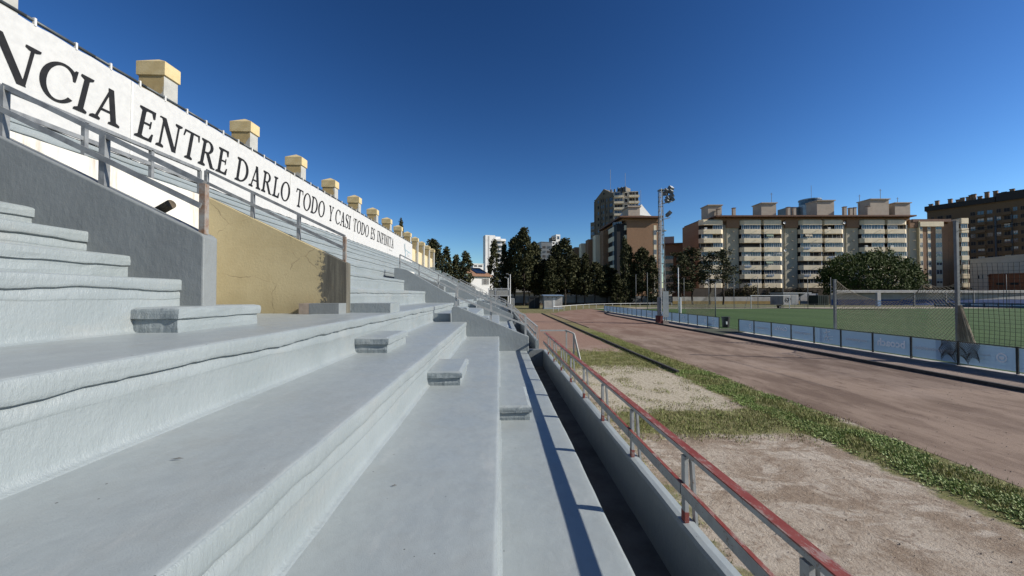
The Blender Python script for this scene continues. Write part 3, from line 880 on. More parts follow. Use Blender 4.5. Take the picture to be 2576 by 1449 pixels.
        for a, b in zip(L[:-1], L[1:]): P.append([a[0], b[0], b[1], a[1]])
        P.append([(.53, .96), (.58, .96), (.57, .72), (.52, .72)]); P.append([(.02, .04), (.07, .04), (.08, .29), (.03, .29)]); wd = .62
    return P, wd
def lettering(word, y0, y1, z0, z1, slant, parent):
    gl = []; x = 0
    for ch in word:
        P, wd = glyph(ch); gl.append((P, x)); x += wd + .075
    x -= .075
    H = z1 - z0; sl_ = slant * H
    kx = (y1 - y0 - sl_) / x
    dx = 0
    for P, ox in gl:
        m = MB()
        for poly in P:
            dx = (dx + .0003) % .004
            m.face([(BX + .006 + dx, y0 + (ox + px) * kx + pz * sl_, z0 + pz * H) for px, pz in poly])
        m.build('letter', BLACK, parent)
sheets = ban
for wrd, ua, ub in (('ENTRE', 332, 577), ('DARLO', 588, 730.5), ('TODO', 741, 818), ('Y', 825, 839.5), ('CASI', 842, 883), ('TODO', 887, 928.5), ('ES', 932, 944), ('INFINITA', 948, 991)):
    lettering(wrd, by(ua), by(ub), EYE + .438 * 10.62, EYE + .530 * 10.62, .19, ban)
yC = by(98) - .15
lettering('CIA', yC, by(309.5), EYE + .438 * 10.62, EYE + .530 * 10.62, .19, ban)
lettering('N', yC - 1.0, yC + .13, EYE + .438 * 10.62, EYE + .530 * 10.62, .19, ban)
lettering('DIFERE', yC - 5.1, yC - 1.0, EYE + .438 * 10.62, EYE + .530 * 10.62, .19, ban)
# swimmer-like mark near the banner's right end
LOGO = simple('pale_blue_print', (.36, .50, .56), (.40, .52, .57), 4, .8)
LGREY = simple('pale_grey_print', (.52, .54, .54), (.56, .57, .57), 4, .8)
m = MB()
q = lambda u, v: at_x(u, v, BX + .011)
for a, b, wd in (((1017, 614), (1020, 640), .10), ((1020, 640), (1016.5, 657), .10), ((1020, 630), (1021.5, 652), .13), ((1020, 628), (1028, 634), .09), ((1019, 612), (1020, 636), .08), ((1024, 640), (1029, 634), .10), ((1029, 634), (1033, 637), .09)):
    m.bar(q(*a), q(*b), wd, .006, up=(1, 0, 0))
m.build('printed_logo', LOGO, ban)
# small printed words under the slogan and beside the mark
def text_mesh(body, size, bold=0.0):
    cu = bpy.data.curves.new('txt', 'FONT'); cu.body = body; cu.size = size
    cu.offset = bold; cu.resolution_u = 2; cu.align_x = 'CENTER'; cu.align_y = 'CENTER'
    o = bpy.data.objects.new('txt', cu); COL.objects.link(o)
    bpy.context.view_layer.update()
    dg = bpy.context.evaluated_depsgraph_get()
    ev = o.evaluated_get(dg); me = ev.to_mesh()
    vs = [v.co.copy() for v in me.vertices]; fs = [tuple(p.vertices) for p in me.polygons]
    ev.to_mesh_clear(); bpy.data.objects.remove(o); bpy.data.curves.remove(cu)
    return vs, fs
def words(body, X, yc, zc, size, mat, parent, kx=1.0, bold=0.0, name='lettering', shear=0.0):
    """writing on a plane facing along X; it reads along +Y"""
    vs, fs = text_mesh(body, size, bold)
    m = MB(); m.v = [(X, yc + (v.x + v.y * shear) * kx, zc + v.y) for v in vs]; m.f = fs
    return m.build(name, mat, parent)
words('Marc Vilanova R', BX + .011, by(983), EYE + .412 * 10.62, .17, simple('grey_print', (.2, .2, .2), (.24, .24, .24), 4, .8), ban)
words('BCTCS', BX + .011, by(1028), EYE + .43 * 10.62, .40, LGREY, ban, .8)

# ------------------------------------------------------------------ advertising boards beside the pitch
BOARD = m_board()
BPRINT = m_print('washed_white_print', (.74, .78, .80), .02)
BSTRONG = m_print('white_print', (.93, .93, .92), .02)
BFRAME = simple('dark_steel_frame', (.045, .05, .055), (.03, .033, .036), 4, .5, metal=.3)
AX = 16.72
def emblem(X, y, z, r, parent):
    m = MB()
    n = 20
    for i in range(n):
        a, b = 2 * math.pi * i / n, 2 * math.pi * (i + 1) / n
        m.face([(X, y + r * math.cos(a), z + r * 1.15 * math.sin(a)), (X, y + r * math.cos(b), z + r * 1.15 * math.sin(b)),
                (X, y + .72 * r * math.cos(b), z + .8 * r * math.sin(b)), (X, y + .72 * r * math.cos(a), z + .8 * r * math.sin(a))])
    m.face([(X, y - .5 * r, z + .3 * r), (X, y + .5 * r, z + .3 * r), (X, y + .4 * r, z - .2 * r), (X, y, z - .6 * r), (X, y - .4 * r, z - .2 * r)])
    m.build('printed_emblem', BSTRONG, parent)
def figure(X, y, z, s, parent, mat):
    m = MB()
    for a, b, wd in (((0, .5), (-.05, .1), .10), ((-.05, .1), (-.25, -.5), .10), ((-.05, .1), (.3, -.25), .09), ((.3, -.25), (.25, -.5), .07),
                     ((0, .4), (.35, .25), .08), ((0, .4), (-.4, .5), .08), ((.1, -.35), (-.7, -.22), .05), ((-.2, -.02), (-.75, .05), .05)):
        m.bar((X, y + a[0] * s, z + a[1] * s), (X, y + b[0] * s, z + b[1] * s), wd * s, .002, up=(1, 0, 0))
    for i in range(8):
        t = 2 * math.pi * i / 8; t2 = 2 * math.pi * (i + 1) / 8
        m.face([(X, y + .02 * s, z + .62 * s), (X, y + (.02 + .09 * math.cos(t)) * s, z + (.62 + .09 * math.sin(t)) * s), (X, y + (.02 + .09 * math.cos(t2)) * s, z + (.62 + .09 * math.sin(t2)) * s)])
    m.build('printed_figure', mat, parent)
def board_fence(ys, prints, label):
    """ys run from far to near; one panel between each two posts"""
    t = thing('advertising_boards', (AX, ys[0], 0), label, 'ad board', 'advertising boards beside the pitch')
    for y in ys:
        MB().box(AX - .045, y - .022, 0, AX + .02, y + .022, .90).build('post', BFRAME, t)
    for i, (a, b) in enumerate(zip(ys[:-1], ys[1:])):
        m = MB(); n = 8
        for j in range(n + 1):
            y = a - .03 + (b + .06 - a) * j / n
            for k in range(5):
                m.v.append((AX + .012 * nz(y * 1.5, k * .7) + .006 * nz(y * 6, k), y, .09 + .76 * k / 4))
        for j in range(n):
            for k in range(4): m.f.append((j * 5 + k, j * 5 + k + 1, (j + 1) * 5 + k + 1, (j + 1) * 5 + k))
        p = m.build('panel', BOARD, t, smooth=True)
        MB().bar((AX - .02, a, .875), (AX - .02, b, .875), .03, .03).build('top_rail', BFRAME, t)
        yc, X = (a + b) / 2, AX - .026
        pr = prints[i] if i < len(prints) else ''
        if pr == 'fig': figure(X, yc, .47, .50, p, BSTRONG); words('bcescuela', X, yc + .28, .36, .085, BPRINT, p)
        elif pr == 'emb': emblem(X, yc - .42, .48, .14, p); words('Ajuntament', X, yc + .14, .52, .11, BPRINT, p); words('regidoria', X, yc + .14, .40, .08, BPRINT, p)
        elif pr == 'bcoach': words('bcoach', X, yc, .50, .44, BSTRONG, p, .95, .016)
        elif pr == 'ComVas': words('ComVas', X, yc, .56, .32, BSTRONG, p, .95, .010); words('comunicaciones', X, yc, .36, .09, BPRINT, p)
        elif pr: words(pr, X, yc, .48, .21, BPRINT, p, 1.0, .007)
    return t
near = [26.35 - 1.605 * i for i in range(18)]
board_fence(near, ['emb', 'conscientes', 'ComVas', 'compromisos', 'fig', 'competentes', 'bcoach', 'comprometidos', 'emb', 'constantes', 'ComVas', 'fig', '', '', '', '', ''],
            'nearer row of pale blue advertising boards with mirrored white print')
far = [60.8 - 1.602 * i for i in range(21)]
board_fence(far, ['', 'bcoach', '', 'ComVas', '', 'fig', '', 'emb', '', 'fig', '', 'bcoach', '', 'ComVas', '', '', 'fig', '', 'emb', 'fig'],
            'farther row of small pale blue advertising boards running behind the floodlight mast')
# far boards on the other side of the pitch
BX2 = 72.0
t = thing('advertising_boards', at_g(2365, 772), 'blue advertising boards on the far side of the pitch, behind the brown net', 'ad board', 'advertising boards beside the pitch')
FARB = simple('far_blue_boards', (.10, .17, .23), (.08, .14, .19), 1, .6)
us = [2350, 2388, 2440, 2477, 2512, 2546, 2580, 2620]
for a, b in zip(us[:-1], us[1:]):
    pa, pb = at_g(a, 771.5 + (a - 2350) * .02), at_g(b, 771.5 + (b - 2350) * .02)
    p = MB().bar(pa + Vector((0, 0, .5)), pb + Vector((0, 0, .5)), .06, .92).build('panel', FARB, t)
    c = (pa + pb) / 2; d = (pb - pa).normalized()
    MB().bar(c - d * .9 + Vector((0, -.05, .55)), c + d * .7 + Vector((0, -.05, .55)), .03, .16).build('print', BPRINT, p)
for a in us:
    pa = at_g(a, 771.5 + (a - 2350) * .02)
    MB().box(pa.x - .05, pa.y - .08, 0, pa.x + .05, pa.y, 1.05).build('post', BFRAME, t)

# ------------------------------------------------------------------ litter bins
def bin_(p, h, r, label):
    t = thing('litter_bin', p, label, 'bin')
    BIN = simple('black_plastic', (.012, .012, .013), (.02, .02, .02), 4, .5)
    m = MB(); n = 14
    m.tube((p.x, p.y, 0), (p.x, p.y, h), r * .82, r, n).build('body', BIN, t)
    MB().tube((p.x, p.y, h - .03), (p.x, p.y, h + .05), r * 1.08, r * 1.08, n).build('rim', BIN, t)
    MB().box(p.x - r * .5, p.y - r - .02, h * .35, p.x - r * .2, p.y - r * .85, h * .62).build('sticker', WHITE, t)
bin_(at_g(1826, 824), .80, .30, 'black litter bin at the end of the farther boards')
bin_(at_g(1960, 775.5), .55, .42, 'small dark bin lying beside the far goal')

# ------------------------------------------------------------------ floodlight mast
MX, MY = 14.42, 34.15
MAST = simple('mast_steel', (.22, .24, .24), (.15, .165, .165), 3, .55, metal=.2)
ms = thing('floodlight_mast', (MX, MY, 0), 'tall lattice floodlight mast with a red foot beside the boards', 'floodlight')
MB().box(MX - .28, MY - .30, 0, MX + .14, MY + .30, .72).build('red_foot', simple('red_mast_foot', (.16, .035, .028), (.11, .025, .02), 4, .7), ms)
MB().prism([(MX + .15, 0), (MX + .72, 0), (MX + .60, .22), (MX + .15, .3)], 'y', MY - .35, MY + .35).build('concrete_foot', simple('mast_concrete', (.33, .29, .26), None, 3, .9), ms)
def mw(z): return .25 - .12 * min(z, 12.2) / 12.2
def corner(i, z):
    sx, sy = ((-1, -1), (1, -1), (1, 1), (-1, 1))[i]
    cx = MX + .27 - .012 * z
    return Vector((cx + sx * mw(z), MY + sy * mw(z), z))
ZT = 12.1
for i in range(4):
    MB().bar(corner(i, .2), corner(i, ZT), .05, .05).build('leg', MAST, ms)
lev = [1.1 + .86 * i for i in range(13)]
for z in lev:
    m = MB()
    for i in range(4): m.bar(corner(i, z), corner((i + 1) % 4, z), .035, .05)
    m.build('strut_frame', MAST, ms)
for za, zb in zip(lev[:-1], lev[1:]):
    m = MB()
    m.bar(corner(1, za), corner(2, zb), .03); m.bar(corner(3, za), corner(0, zb), .03)
    m.build('brace', MAST, ms)
m = MB()
lx = MX - .10
for s in (-.16, .16): m.bar((lx, MY - .45 + s, .9), (lx + .12, MY - .30 + s, ZT), .035)
for i in range(38):
    z = 1.1 + .29 * i; k = (z - .9) / (ZT - .9)
    m.bar((lx + .12 * k, MY - .61 + .15 * k, z), (lx + .12 * k, MY - .29 + .15 * k, z), .03)
m.build('ladder', WSTEEL, ms)
MB().box(MX - .20, MY - .34, .72, MX + .04, MY + .1, 2.35).build('cabinet', simple('cabinet_grey', (.26, .29, .31), None, 3, .5), ms)
MB().box(MX + .06, MY - .52, .60, MX + .58, MY - .47, 2.9).build('panel', simple('grey_mast_panel', (.30, .34, .35), (.24, .27, .29), 1.5, .6), ms)
LENS = simple('floodlight_glass', (.75, .77, .78), (.6, .63, .65), 5, .15, spec=.6)
def lamp(c, yaw, tilt, wd=.52, hh=.34):
    M = Matrix.Translation(c) @ Matrix.Rotation(yaw, 4, 'Z') @ Matrix.Rotation(tilt, 4, 'X')
    b = MB().box(-wd / 2, -.12, -hh / 2, wd / 2, .12, hh / 2); b.add([(-wd * .3, .12, -hh * .3), (wd * .3, .12, -hh * .3), (wd * .3, .12, hh * .3), (-wd * .3, .12, hh * .3), (-wd * .15, .24, -hh * .15), (wd * .15, .24, -hh * .15), (wd * .15, .24, hh * .15), (-wd * .15, .24, hh * .15)],
                   [(4, 5, 6, 7), (0, 1, 5, 4), (1, 2, 6, 5), (2, 3, 7, 6), (3, 0, 4, 7)])
    b.v = [tuple(M @ Vector(v)) for v in b.v]
    o = b.build('lamp_housing', simple('lamp_grey', (.14, .15, .16), None, 3, .5), ms)
    g = MB().box(-wd * .44, -.135, -hh * .42, wd * .44, -.122, hh * .42)
    g.v = [tuple(M @ Vector(v)) for v in g.v]
    g.build('lamp_glass', LENS, o)
for (u, v, yw, tl) in ((1688, 473, 35, -38), (1679, 479, 25, -40), (1687, 481, 40, -42), (1673, 487, 160, -30), (1681, 499, 40, -30), (1688, 495, 55, -30), (1692, 500, 60, -28), (1679, 505, 35, -35), (1691, 490, 60, -25), (1684, 536, 80, -45), (1680, 540, 75, -40)):
    lamp(at_y(u, v, MY + .05), R(yw), R(tl))
for (z, ub) in ((11.95, 1684), (10.9, 1688), (9.45, 1682)):
    e = at_y(ub, 0, MY); e.z = z
    MB().bar((MX + .15, MY - .1, z - .12), (e.x, MY, z + .12), .06).bar((MX + .15, MY + .1, z - .12), (e.x, MY, z + .1), .045).build('lamp_arm', MAST, ms)
MB().box(MX - .05, MY - .3, 12.0, MX + .45, MY + .3, 12.06).build('top_platform', MAST, ms)
m = MB(); c0 = Vector((MX + .17, MY, 8.35))
for i in range(10):
    a, b = 2 * math.pi * i / 10, 2 * math.pi * (i + 1) / 10
    m.bar(c0 + Vector((.42 * math.cos(a), .42 * math.sin(a), 0)), c0 + Vector((.42 * math.cos(b), .42 * math.sin(b), 0)), .06)
m.build('guard_ring', MAST, ms)

# ------------------------------------------------------------------ goal, posts and nets
def goal(pl_, pr_, label):
    t = thing('goal', (pl_ + pr_) / 2, label, 'goal')
    for p in (pl_, pr_): MB().tube((p.x, p.y, 0), (p.x, p.y, 2.44), .06, n=10).build('post', WSTEEL, t)
    MB().tube((pl_.x - .06, pl_.y, 2.44), (pr_.x + .06, pr_.y, 2.44), .06, n=10).build('crossbar', WSTEEL, t)
    m = MB()
    for p in (pl_, pr_):
        m.tube((p.x, p.y, 2.44), (p.x, p.y + .8, 2.3), .025, n=6); m.tube((p.x, p.y + .8, 2.3), (p.x, p.y + 1.9, 0), .025, n=6)
    m.build('back_stay', GALV, t)
goal(Vector((46.79, 70.1, 0)), Vector((54.11, 70.1, 0)), 'white football goal at the far end of the pitch')
POLE = simple('grey_pole_steel', (.21, .22, .225), (.15, .16, .165), 3, .6, metal=.1)
def pole(p, h, r, label, mat=POLE):
    t = thing('net_pole', p, label, 'pole', 'tall ball-stop posts round the pitch')
    MB().tube((p.x, p.y, 0), (p.x, p.y, h), r, r * .85, n=8).build('shaft', mat, t, smooth=True)
    MB().tube((p.x, p.y, h), (p.x, p.y, h + .06), r * 1.3, r * 1.3, n=8).build('cap', mat, t)
PN = [(1574.7, 767, 694.7, 'thin grey post farthest left, in front of the cypresses'), (1600, 777, 691, 'second thin grey post from the left, in front of the cypresses'), (1628.8, 779.7, 686, 'third thin grey post from the left, before the brick block'),
      (1706.9, 789, 674, 'tall pale post just right of the floodlight mast'), (1721, 777, 700, 'thin grey post close behind the tall pale post'),
      (1783.4, 776, 699, 'thin post in front of the tree with the pale trunk'), (1846.7, 776, 699, 'thin post left of the far goal'), (1907, 775.7, 698, 'thin post behind the left half of the far goal'),
      (1970, 775.7, 697, 'thin post behind the right half of the far goal'), (2032.5, 775.5, 698, 'thin post midway between the far goal and the round tree'), (2090.5, 775, 698, 'thin post in front of the round tree, left of the brown net'), (2533, 776, 690, 'thin post in front of the orange wall')]
for u, vb, vt, lb in PN:
    g = at_g(u, vb); g.z = 0
    top = at_y(u, vt, g.y)
    pole(g, top.z, .055 if u != 1706.9 else .07, lb, WSTEEL if u == 1706.9 else POLE)
# short white post beside the mast
p = at_g(1711.5, 788)
tag(MB().tube((p.x, p.y, 0), (p.x, p.y, 2.25), .14, n=10).build('padded_post', WSTEEL, org=None), 'short thick white post standing beside the tall pale post', 'post')
NET = simple('brown_net_cord', (.33, .28, .20), (.26, .22, .16), 4, .9)
BNET = simple('black_net_cord', (.012, .012, .012), (.016, .016, .016), 4, .9)
# big cage posts
cpA, cpB = Vector((17.35, 19.35, 0)), Vector((17.35, 14.02, 0))
for p, h, lb in ((cpA, 3.35, 'stout grey post at the left end of the sagging brown net'), (cpB, 5.35, 'tallest stout grey post, at the right end of the sagging brown net')):
    t = thing('net_pole', p, lb, 'pole', 'tall ball-stop posts round the pitch')
    MB().box(p.x - .05, p.y - .05, 0, p.x + .05, p.y + .05, h).build('shaft', POLE, t)
    MB().box(p.x - .06, p.y - .06, h, p.x + .06, p.y + .06, h + .03).build('cap', POLE, t)
def cords(m, pts, wd):
    for a, b in zip(pts[:-1], pts[1:]): m.bar(a, b, wd, wd)
def net_surface(fn, nu, nv, wd, diamond=True):
    m = MB()
    if diamond:
        for s in range(-nv, nu + 1):
            a = [fn((s + j) / nu, j / nv) for j in range(nv + 1) if 0 <= s + j <= nu]
            b = [fn((s + j) / nu, 1 - j / nv) for j in range(nv + 1) if 0 <= s + j <= nu]
            if len(a) > 1: cords(m, a, wd)
            if len(b) > 1: cords(m, b, wd)
    else:
        for i in range(nu + 1): cords(m, [fn(i / nu, j / 12) for j in range(13)], wd)
        for j in range(nv + 1): cords(m, [fn(i / 12, j / nv) for i in range(13)], wd)
    return m
def top_h(s):
    pts = [(0, 3.3), (.10, 2.9), (.22, 2.55), (.42, 2.28), (.58, 2.30), (.70, 2.62), (.76, 3.02), (.86, 2.88), (.95, 2.92), (1, 3.1)]
    for (a, h0), (b, h1) in zip(pts[:-1], pts[1:]):
        if s <= b: return h0 + (h1 - h0) * (s - a) / (b - a)
    return pts[-1][1]
def f1(s, t):
    sag = .55 * math.sin(math.pi * s) * (1 - t) * t + .12 * nz(s * 4, t * 3)
    y = cpA.y + (cpB.y - cpA.y) * (s + .16 * t * (1 - t) * math.sin(math.pi * s) + .03 * nz(s * 5, t * 4, 3))
    return Vector((cpA.x + .12 + sag * .5, y, top_h(s) * t))
bn = thing('brown_net', cpA, 'sagging brown diamond-mesh net hung between two stout posts', 'net')
net_surface(f1, 36, 22, .010).build('mesh', NET, bn)
m = MB(); cords(m, [f1(i / 60, 1) for i in range(61)], .022); m.build('head_rope', NET, bn)
# bunched end of the net flaring out at the foot of the tallest post
m = MB(); rg = random.Random(3)
for i in range(150):
    a = rg.random(); b = rg.random()
    top = Vector((17.30 + .1 * rg.random(), 13.97 - .06 * a, 1.95 + .25 * b)); ft = Vector((17.15 + .35 * rg.random(), 13.95 - .62 * a, .02 + .9 * rg.random() * .25))
    mid = top.lerp(ft, .5) + Vector((.04 * nz(i * .7), .05 * nz(i * .9, 3), 0))
    cords(m, [top, mid, ft], .014)
for i in range(26):
    z = 1.9 - .072 * i; sp = .07 + .55 * (1 - z / 1.95)
    cords(m, [Vector((17.22, 13.96, z)), Vector((17.2, 13.96 - sp * .5, z - .05 + .03 * nz(i))), Vector((17.25, 13.96 - sp, z - .02))], .013)
m.build('bunched_end', NET, bn)
# a loose end of the same net thrown over the boards
def f2(s, t): return Vector((16.60 - .05 * math.sin(math.pi * t) , 13.95 - 1.15 * s + .10 * nz(s * 4, t * 3), .9 - (.78 - .25 * abs(math.sin(s * 9))) * t))
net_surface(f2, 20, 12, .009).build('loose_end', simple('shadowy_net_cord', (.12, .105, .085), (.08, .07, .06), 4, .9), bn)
# square black ball-stop net to the right of the tallest post
def f3(s, t): return Vector((17.4 + .05 * nz(s * 3, t * 2), cpB.y - 5.2 * s + .04 * nz(s * 5, t * 4, 2), .05 + (3.65 + .06 * nz(s * 5)) * t))
kn = thing('ball_stop_net', cpB, 'black square-mesh ball-stop net at the right edge, beyond the boards', 'net')
net_surface(f3, 36, 26, .008, False).build('mesh', BNET, kn)
MB().bar((17.38, cpB.y, 5.0), (17.38, cpB.y - 6, 4.85), .015).build('head_wire', BNET, kn)
# small net of the farther cage, left of the first pine
p0 = at_g(1725, 795); p1 = at_g(1798, 800)
def f5(s, t):
    q_ = p0.lerp(p1, s); th = [2.0, 1.95, 1.85, 1.8, 2.1, 2.6, 3.7]
    k = min(int(s * 6), 5); h = th[k] + (th[k + 1] - th[k]) * (s * 6 - k)
    return Vector((q_.x + .1 * nz(s * 6, t * 4), q_.y, h * t))
n2 = thing('brown_net', p0, 'small far brown net hanging left of the tree with the pale trunk', 'net')
net_surface(f5, 34, 20, .012).build('mesh', NET, n2)
g = at_g(1800, 802); pole(Vector((g.x, g.y, 0)), 3.9, .06, 'stout post at the right end of the small far net')

# ------------------------------------------------------------------ curved white railing round the far bend and fences
fr = thing('track_railing', (17, 74, 0), 'white post-and-rail fence curving round the far bend of the track', 'railing')
pp = [at_g(u, v) for u, v in ((1392, 784), (1405, 783), (1419, 781.5), (1435, 779.6), (1450, 778.2), (1467, 776.7), (1482, 775.5), (1500, 774.6), (1520, 773.9), (1541, 773.3), (1562, 772.8), (1585, 772.2), (1610, 771.7), (1635, 771.3), (1660, 771), (1690, 770.8))]
for p in pp: MB().box(p.x - .03, p.y - .03, 0, p.x + .03, p.y + .03, .78).build('post', WSTEEL, fr)
for a, b in zip(pp[:-1], pp[1:]):
    MB().bar((a.x, a.y, .78), (b.x, b.y, .78), .06, .06).build('rail', WSTEEL, fr)
# low post fence between pitch and verge
lf = thing('low_fence', (60, 76, 0), 'low wire fence of thin posts behind the far goal', 'fence')
for i in range(20):
    u = 1650 + 48 * i * .52
    p = at_g(u, 774.0)
    MB().box(p.x - .025, p.y - .025, 0, p.x + .025, p.y + .025, .75).build('post', POLE, lf)
a, b = at_g(1650, 774), at_g(2125, 774)
MB().bar((a.x, a.y, .74), (b.x, b.y, .74), .02).build('wire', POLE, lf)

# ------------------------------------------------------------------ walls and small buildings round the ground
BWHITE = simple('stained_white_wall', (.52, .50, .47), (.36, .34, .32), .7, .85, bump=.1, bscale=6)
BGREY = simple('shaded_wall_grey', (.22, .225, .23), (.16, .165, .17), .7, .85)  # darker version of the white wall, its shade put into the colour
OCHRE = simple('ochre_wall_base', (.40, .285, .11), (.32, .22, .085), .9, .9)
BLUEW = simple('royal_blue_paint', (.035, .085, .26), (.03, .07, .21), 1.2, .8)
DSHED = simple('dark_shed_sheet', (.020, .021, .022), (.03, .03, .03), 2, .7)
def wall_run(label, a, b, h, mat, base=None, thick=.25, bh=.55, name='boundary_wall'):
    t = thing(name, a, label, 'wall')
    a2, b2 = Vector(a), Vector(b)
    n = max(1, int((b2 - a2).length / 4.2))
    for i in range(n):
        p, q = a2.lerp(b2, i / n), a2.lerp(b2, (i + 1) / n)
        g = (q - p).normalized() * .015
        MB().bar(p + g + Vector((0, 0, (h + (bh if base else 0)) / 2)), q - g + Vector((0, 0, (h + (bh if base else 0)) / 2)), thick, h - (bh if base else 0)).build('wall_panel', mat, t)
    if base: MB().bar(a2 + Vector((0, 0, bh / 2)), b2 + Vector((0, 0, bh / 2)), thick + .03, bh).build('painted_base', base, t)
    return t
def G(u, v=765.0): 
    p = at_g(u, v); p.z = 0; return p
wall_run('long stained white wall with an ochre base behind the far goal', G(1692, 765), G(2062, 765), 2.05, BWHITE, OCHRE, bh=.85)
wall_run('long wall in shade-grey behind the trunks of the cypresses', G(1285, 768), G(1690, 766), 2.3, BGREY, simple('brown_wall_base', (.11, .075, .05), None, 1, .9), bh=.6)
# white and blue changing-room range on the right
dg_ = thing('changing_rooms', G(2112, 768), 'long low white and blue building with a white canopy on the right', 'building')
ga, gb, gc = G(2062, 766), G(2640, 770), None
def seg(ua, ub, va, vb, z0, z1, mat, name, off=0.0, th=.3):
    a, b = G(ua, va), G(ub, vb); n_ = Vector((b.y - a.y, -(b.x - a.x), 0)).normalized()
    if n_.y > 0: n_ = -n_
    a += n_ * off; b += n_ * off
    return MB().bar(a + Vector((0, 0, (z0 + z1) / 2)), b + Vector((0, 0, (z0 + z1) / 2)), th, z1 - z0).build(name, mat, dg_)
GREYW = simple('pale_grey_wall', (.42, .42, .43), (.34, .34, .35), .8, .85)
for k, (ua, ub) in enumerate(((2090, 2148), (2148, 2206), (2206, 2290), (2290, 2374), (2374, 2458), (2458, 2540), (2540, 2640))):
    seg(ua, ub, 768, 768, 1.45, 3.0, GREYW, 'wall_panel'); seg(ua, ub, 768, 768, 0, 1.45, BLUEW, 'blue_base', .015)
seg(2086, 2640, 768, 768, 3.1, 3.6, BWHITE, 'canopy_edge', 2.2, .35)
a, b = G(2086, 768), G(2640, 768)
MB().box(a.x, a.y - 2.3, 3.62, b.x, b.y + 1.2, 3.72).build('canopy_roof', WHITE, dg_)
for u in (2210, 2300, 2380, 2450):
    p = G(u, 770.5); MB().box(p.x - .12, p.y - .12, 0, p.x + .12, p.y + .12, 3.0).build('canopy_post', BLUEW if u == 2210 else POLE, dg_)
p = G(2210, 770.5); MB().box(p.x - .4, p.y - .2, 1.4, p.x + .4, p.y + .3, 3.1).build('pier', BWHITE, dg_); MB().box(p.x - .41, p.y - .21, 0, p.x + .41, p.y + .31, 1.4).build('pier_base', simple('light_blue_paint', (.22, .36, .58), None, 1, .8), dg_)
p, q = G(2508, 767.5), G(2536, 767.5)
MB().bar(p + Vector((0, -.6, 1.5)), q + Vector((0, -.6, 1.5)), .2, 2.7).build('door', simple('dull_metal_door', (.20, .20, .21), None, 1, .6), dg_)
# white hut with graffiti beside the far wall, metal shed and grey gate
ht = thing('white_hut', G(1985, 767), 'small white hut with black graffiti beside the far goal', 'hut')
a, b = G(1971, 767), G(2010, 767)
MB().box(a.x, a.y, 0, b.x, b.y + 5, 3.0).build('walls', BWHITE, ht)
MB().box(a.x - .2, a.y - .15, 3.0, b.x + 3.4, b.y + 5.2, 3.18).build('roof', WHITE, ht)
MB().box(b.x - 1.9, a.y - .03, .1, b.x - .55, a.y, 2.4).build('door', simple('grey_hut_door', (.36, .37, .37), None, 1, .6), ht)
m = MB(); rg = random.Random(9)
c = Vector((a.x + 1.1, a.y - .02, 1.35))
for i in range(26):
    an = rg.random() * 6.28; r1 = .25 + .55 * rg.random(); an2 = an + .5 + rg.random()
    m.bar(c + Vector((r1 * math.cos(an), 0, 1.1 * r1 * math.sin(an))), c + Vector((r1 * math.cos(an2), 0, 1.1 * r1 * math.sin(an2))), .1, .008, up=(0, 1, 0))
m.build('graffiti', simple('graffiti_black', (.03, .03, .035), None, 3, .7), ht)
gt = thing('sheet_gate', G(2030, 767), 'grey sheet metal gate between the white hut and the blue building', 'gate')
a, b = G(2013, 766.5), G(2058, 766.5)
for i in range(3):
    MB().box(a.x, a.y, .15 + .95 * i, b.x, a.y + .08, 1.05 + .95 * i).build('gate_panel', GREYW, gt)
for x in (a.x, (a.x + b.x) / 2, b.x): MB().box(x - .08, a.y - .09, 0, x + .08, a.y - .01, 3.05).build('gate_post', POLE, gt)
sh = thing('dark_container', G(2075, 767), 'dark green container at the left end of the blue building', 'container')
a, b = G(2058, 767.4), G(2086, 767.4)
MB().box(a.x, a.y, 0, b.x, a.y + 3, 2.5).build('body', simple('dark_green_sheet', (.02, .045, .04), None, 1, .6), sh)
for i in range(6): MB().box(a.x + (b.x - a.x) * i / 6 + .05, a.y - .05, .1, a.x + (b.x - a.x) * i / 6 + .18, a.y, 2.4).build('rib', MATS['dark_green_sheet'], sh)
# little white kiosk with a blue roof at the end of the straight
kk = thing('white_kiosk', G(1391, 777), 'small white kiosk with a sloping blue roof edge beyond the track', 'kiosk')
a, b = G(1369, 777.5), G(1415, 777.5)
MB().box(a.x, a.y, 0, b.x, a.y + 2.4, 2.35).build('walls', BWHITE, kk)
MB().box(a.x - .06, a.y - .04, 0, b.x + .06, a.y + 2.44, .22).build('blue_base', simple('faded_blue_base', (.40, .47, .54), None, 1, .8), kk)
MB().prism([(a.y - .35, 2.36), (a.y + 2.7, 2.50), (a.y + 2.7, 2.62), (a.y - .35, 2.48)], 'x', a.x - .2, b.x + .2).build('roof', simple('blue_roof_edge', (.22, .31, .43), None, 1, .7), kk)
MB().box(a.x + 1.55, a.y - .03, .35, a.x + 2.0, a.y, 2.0).build('white_patch', WHITE, kk)
for k in range(3): MB().box(a.x + .6 + k * .8, a.y - .02, 2.0, a.x + .75 + k * .8, a.y + .01, 2.15).build('vent', BLACK, kk)
ds = thing('dark_shed', G(1347, 777), 'black metal shed left of the white kiosk', 'shed')
a, b = G(1332, 776.5), G(1358, 776.5)
MB().box(a.x, a.y, .08, b.x, a.y + 2.2, 2.1).build('body', DSHED, ds); MB().box(a.x - .1, a.y - .1, 2.1, b.x + .1, a.y + 2.3, 2.2).build('roof', DSHED, ds)
MB().box(a.x + .9, a.y - .03, .2, a.x + .94, a.y, 2.0).build('door_joint', BGREY, ds)
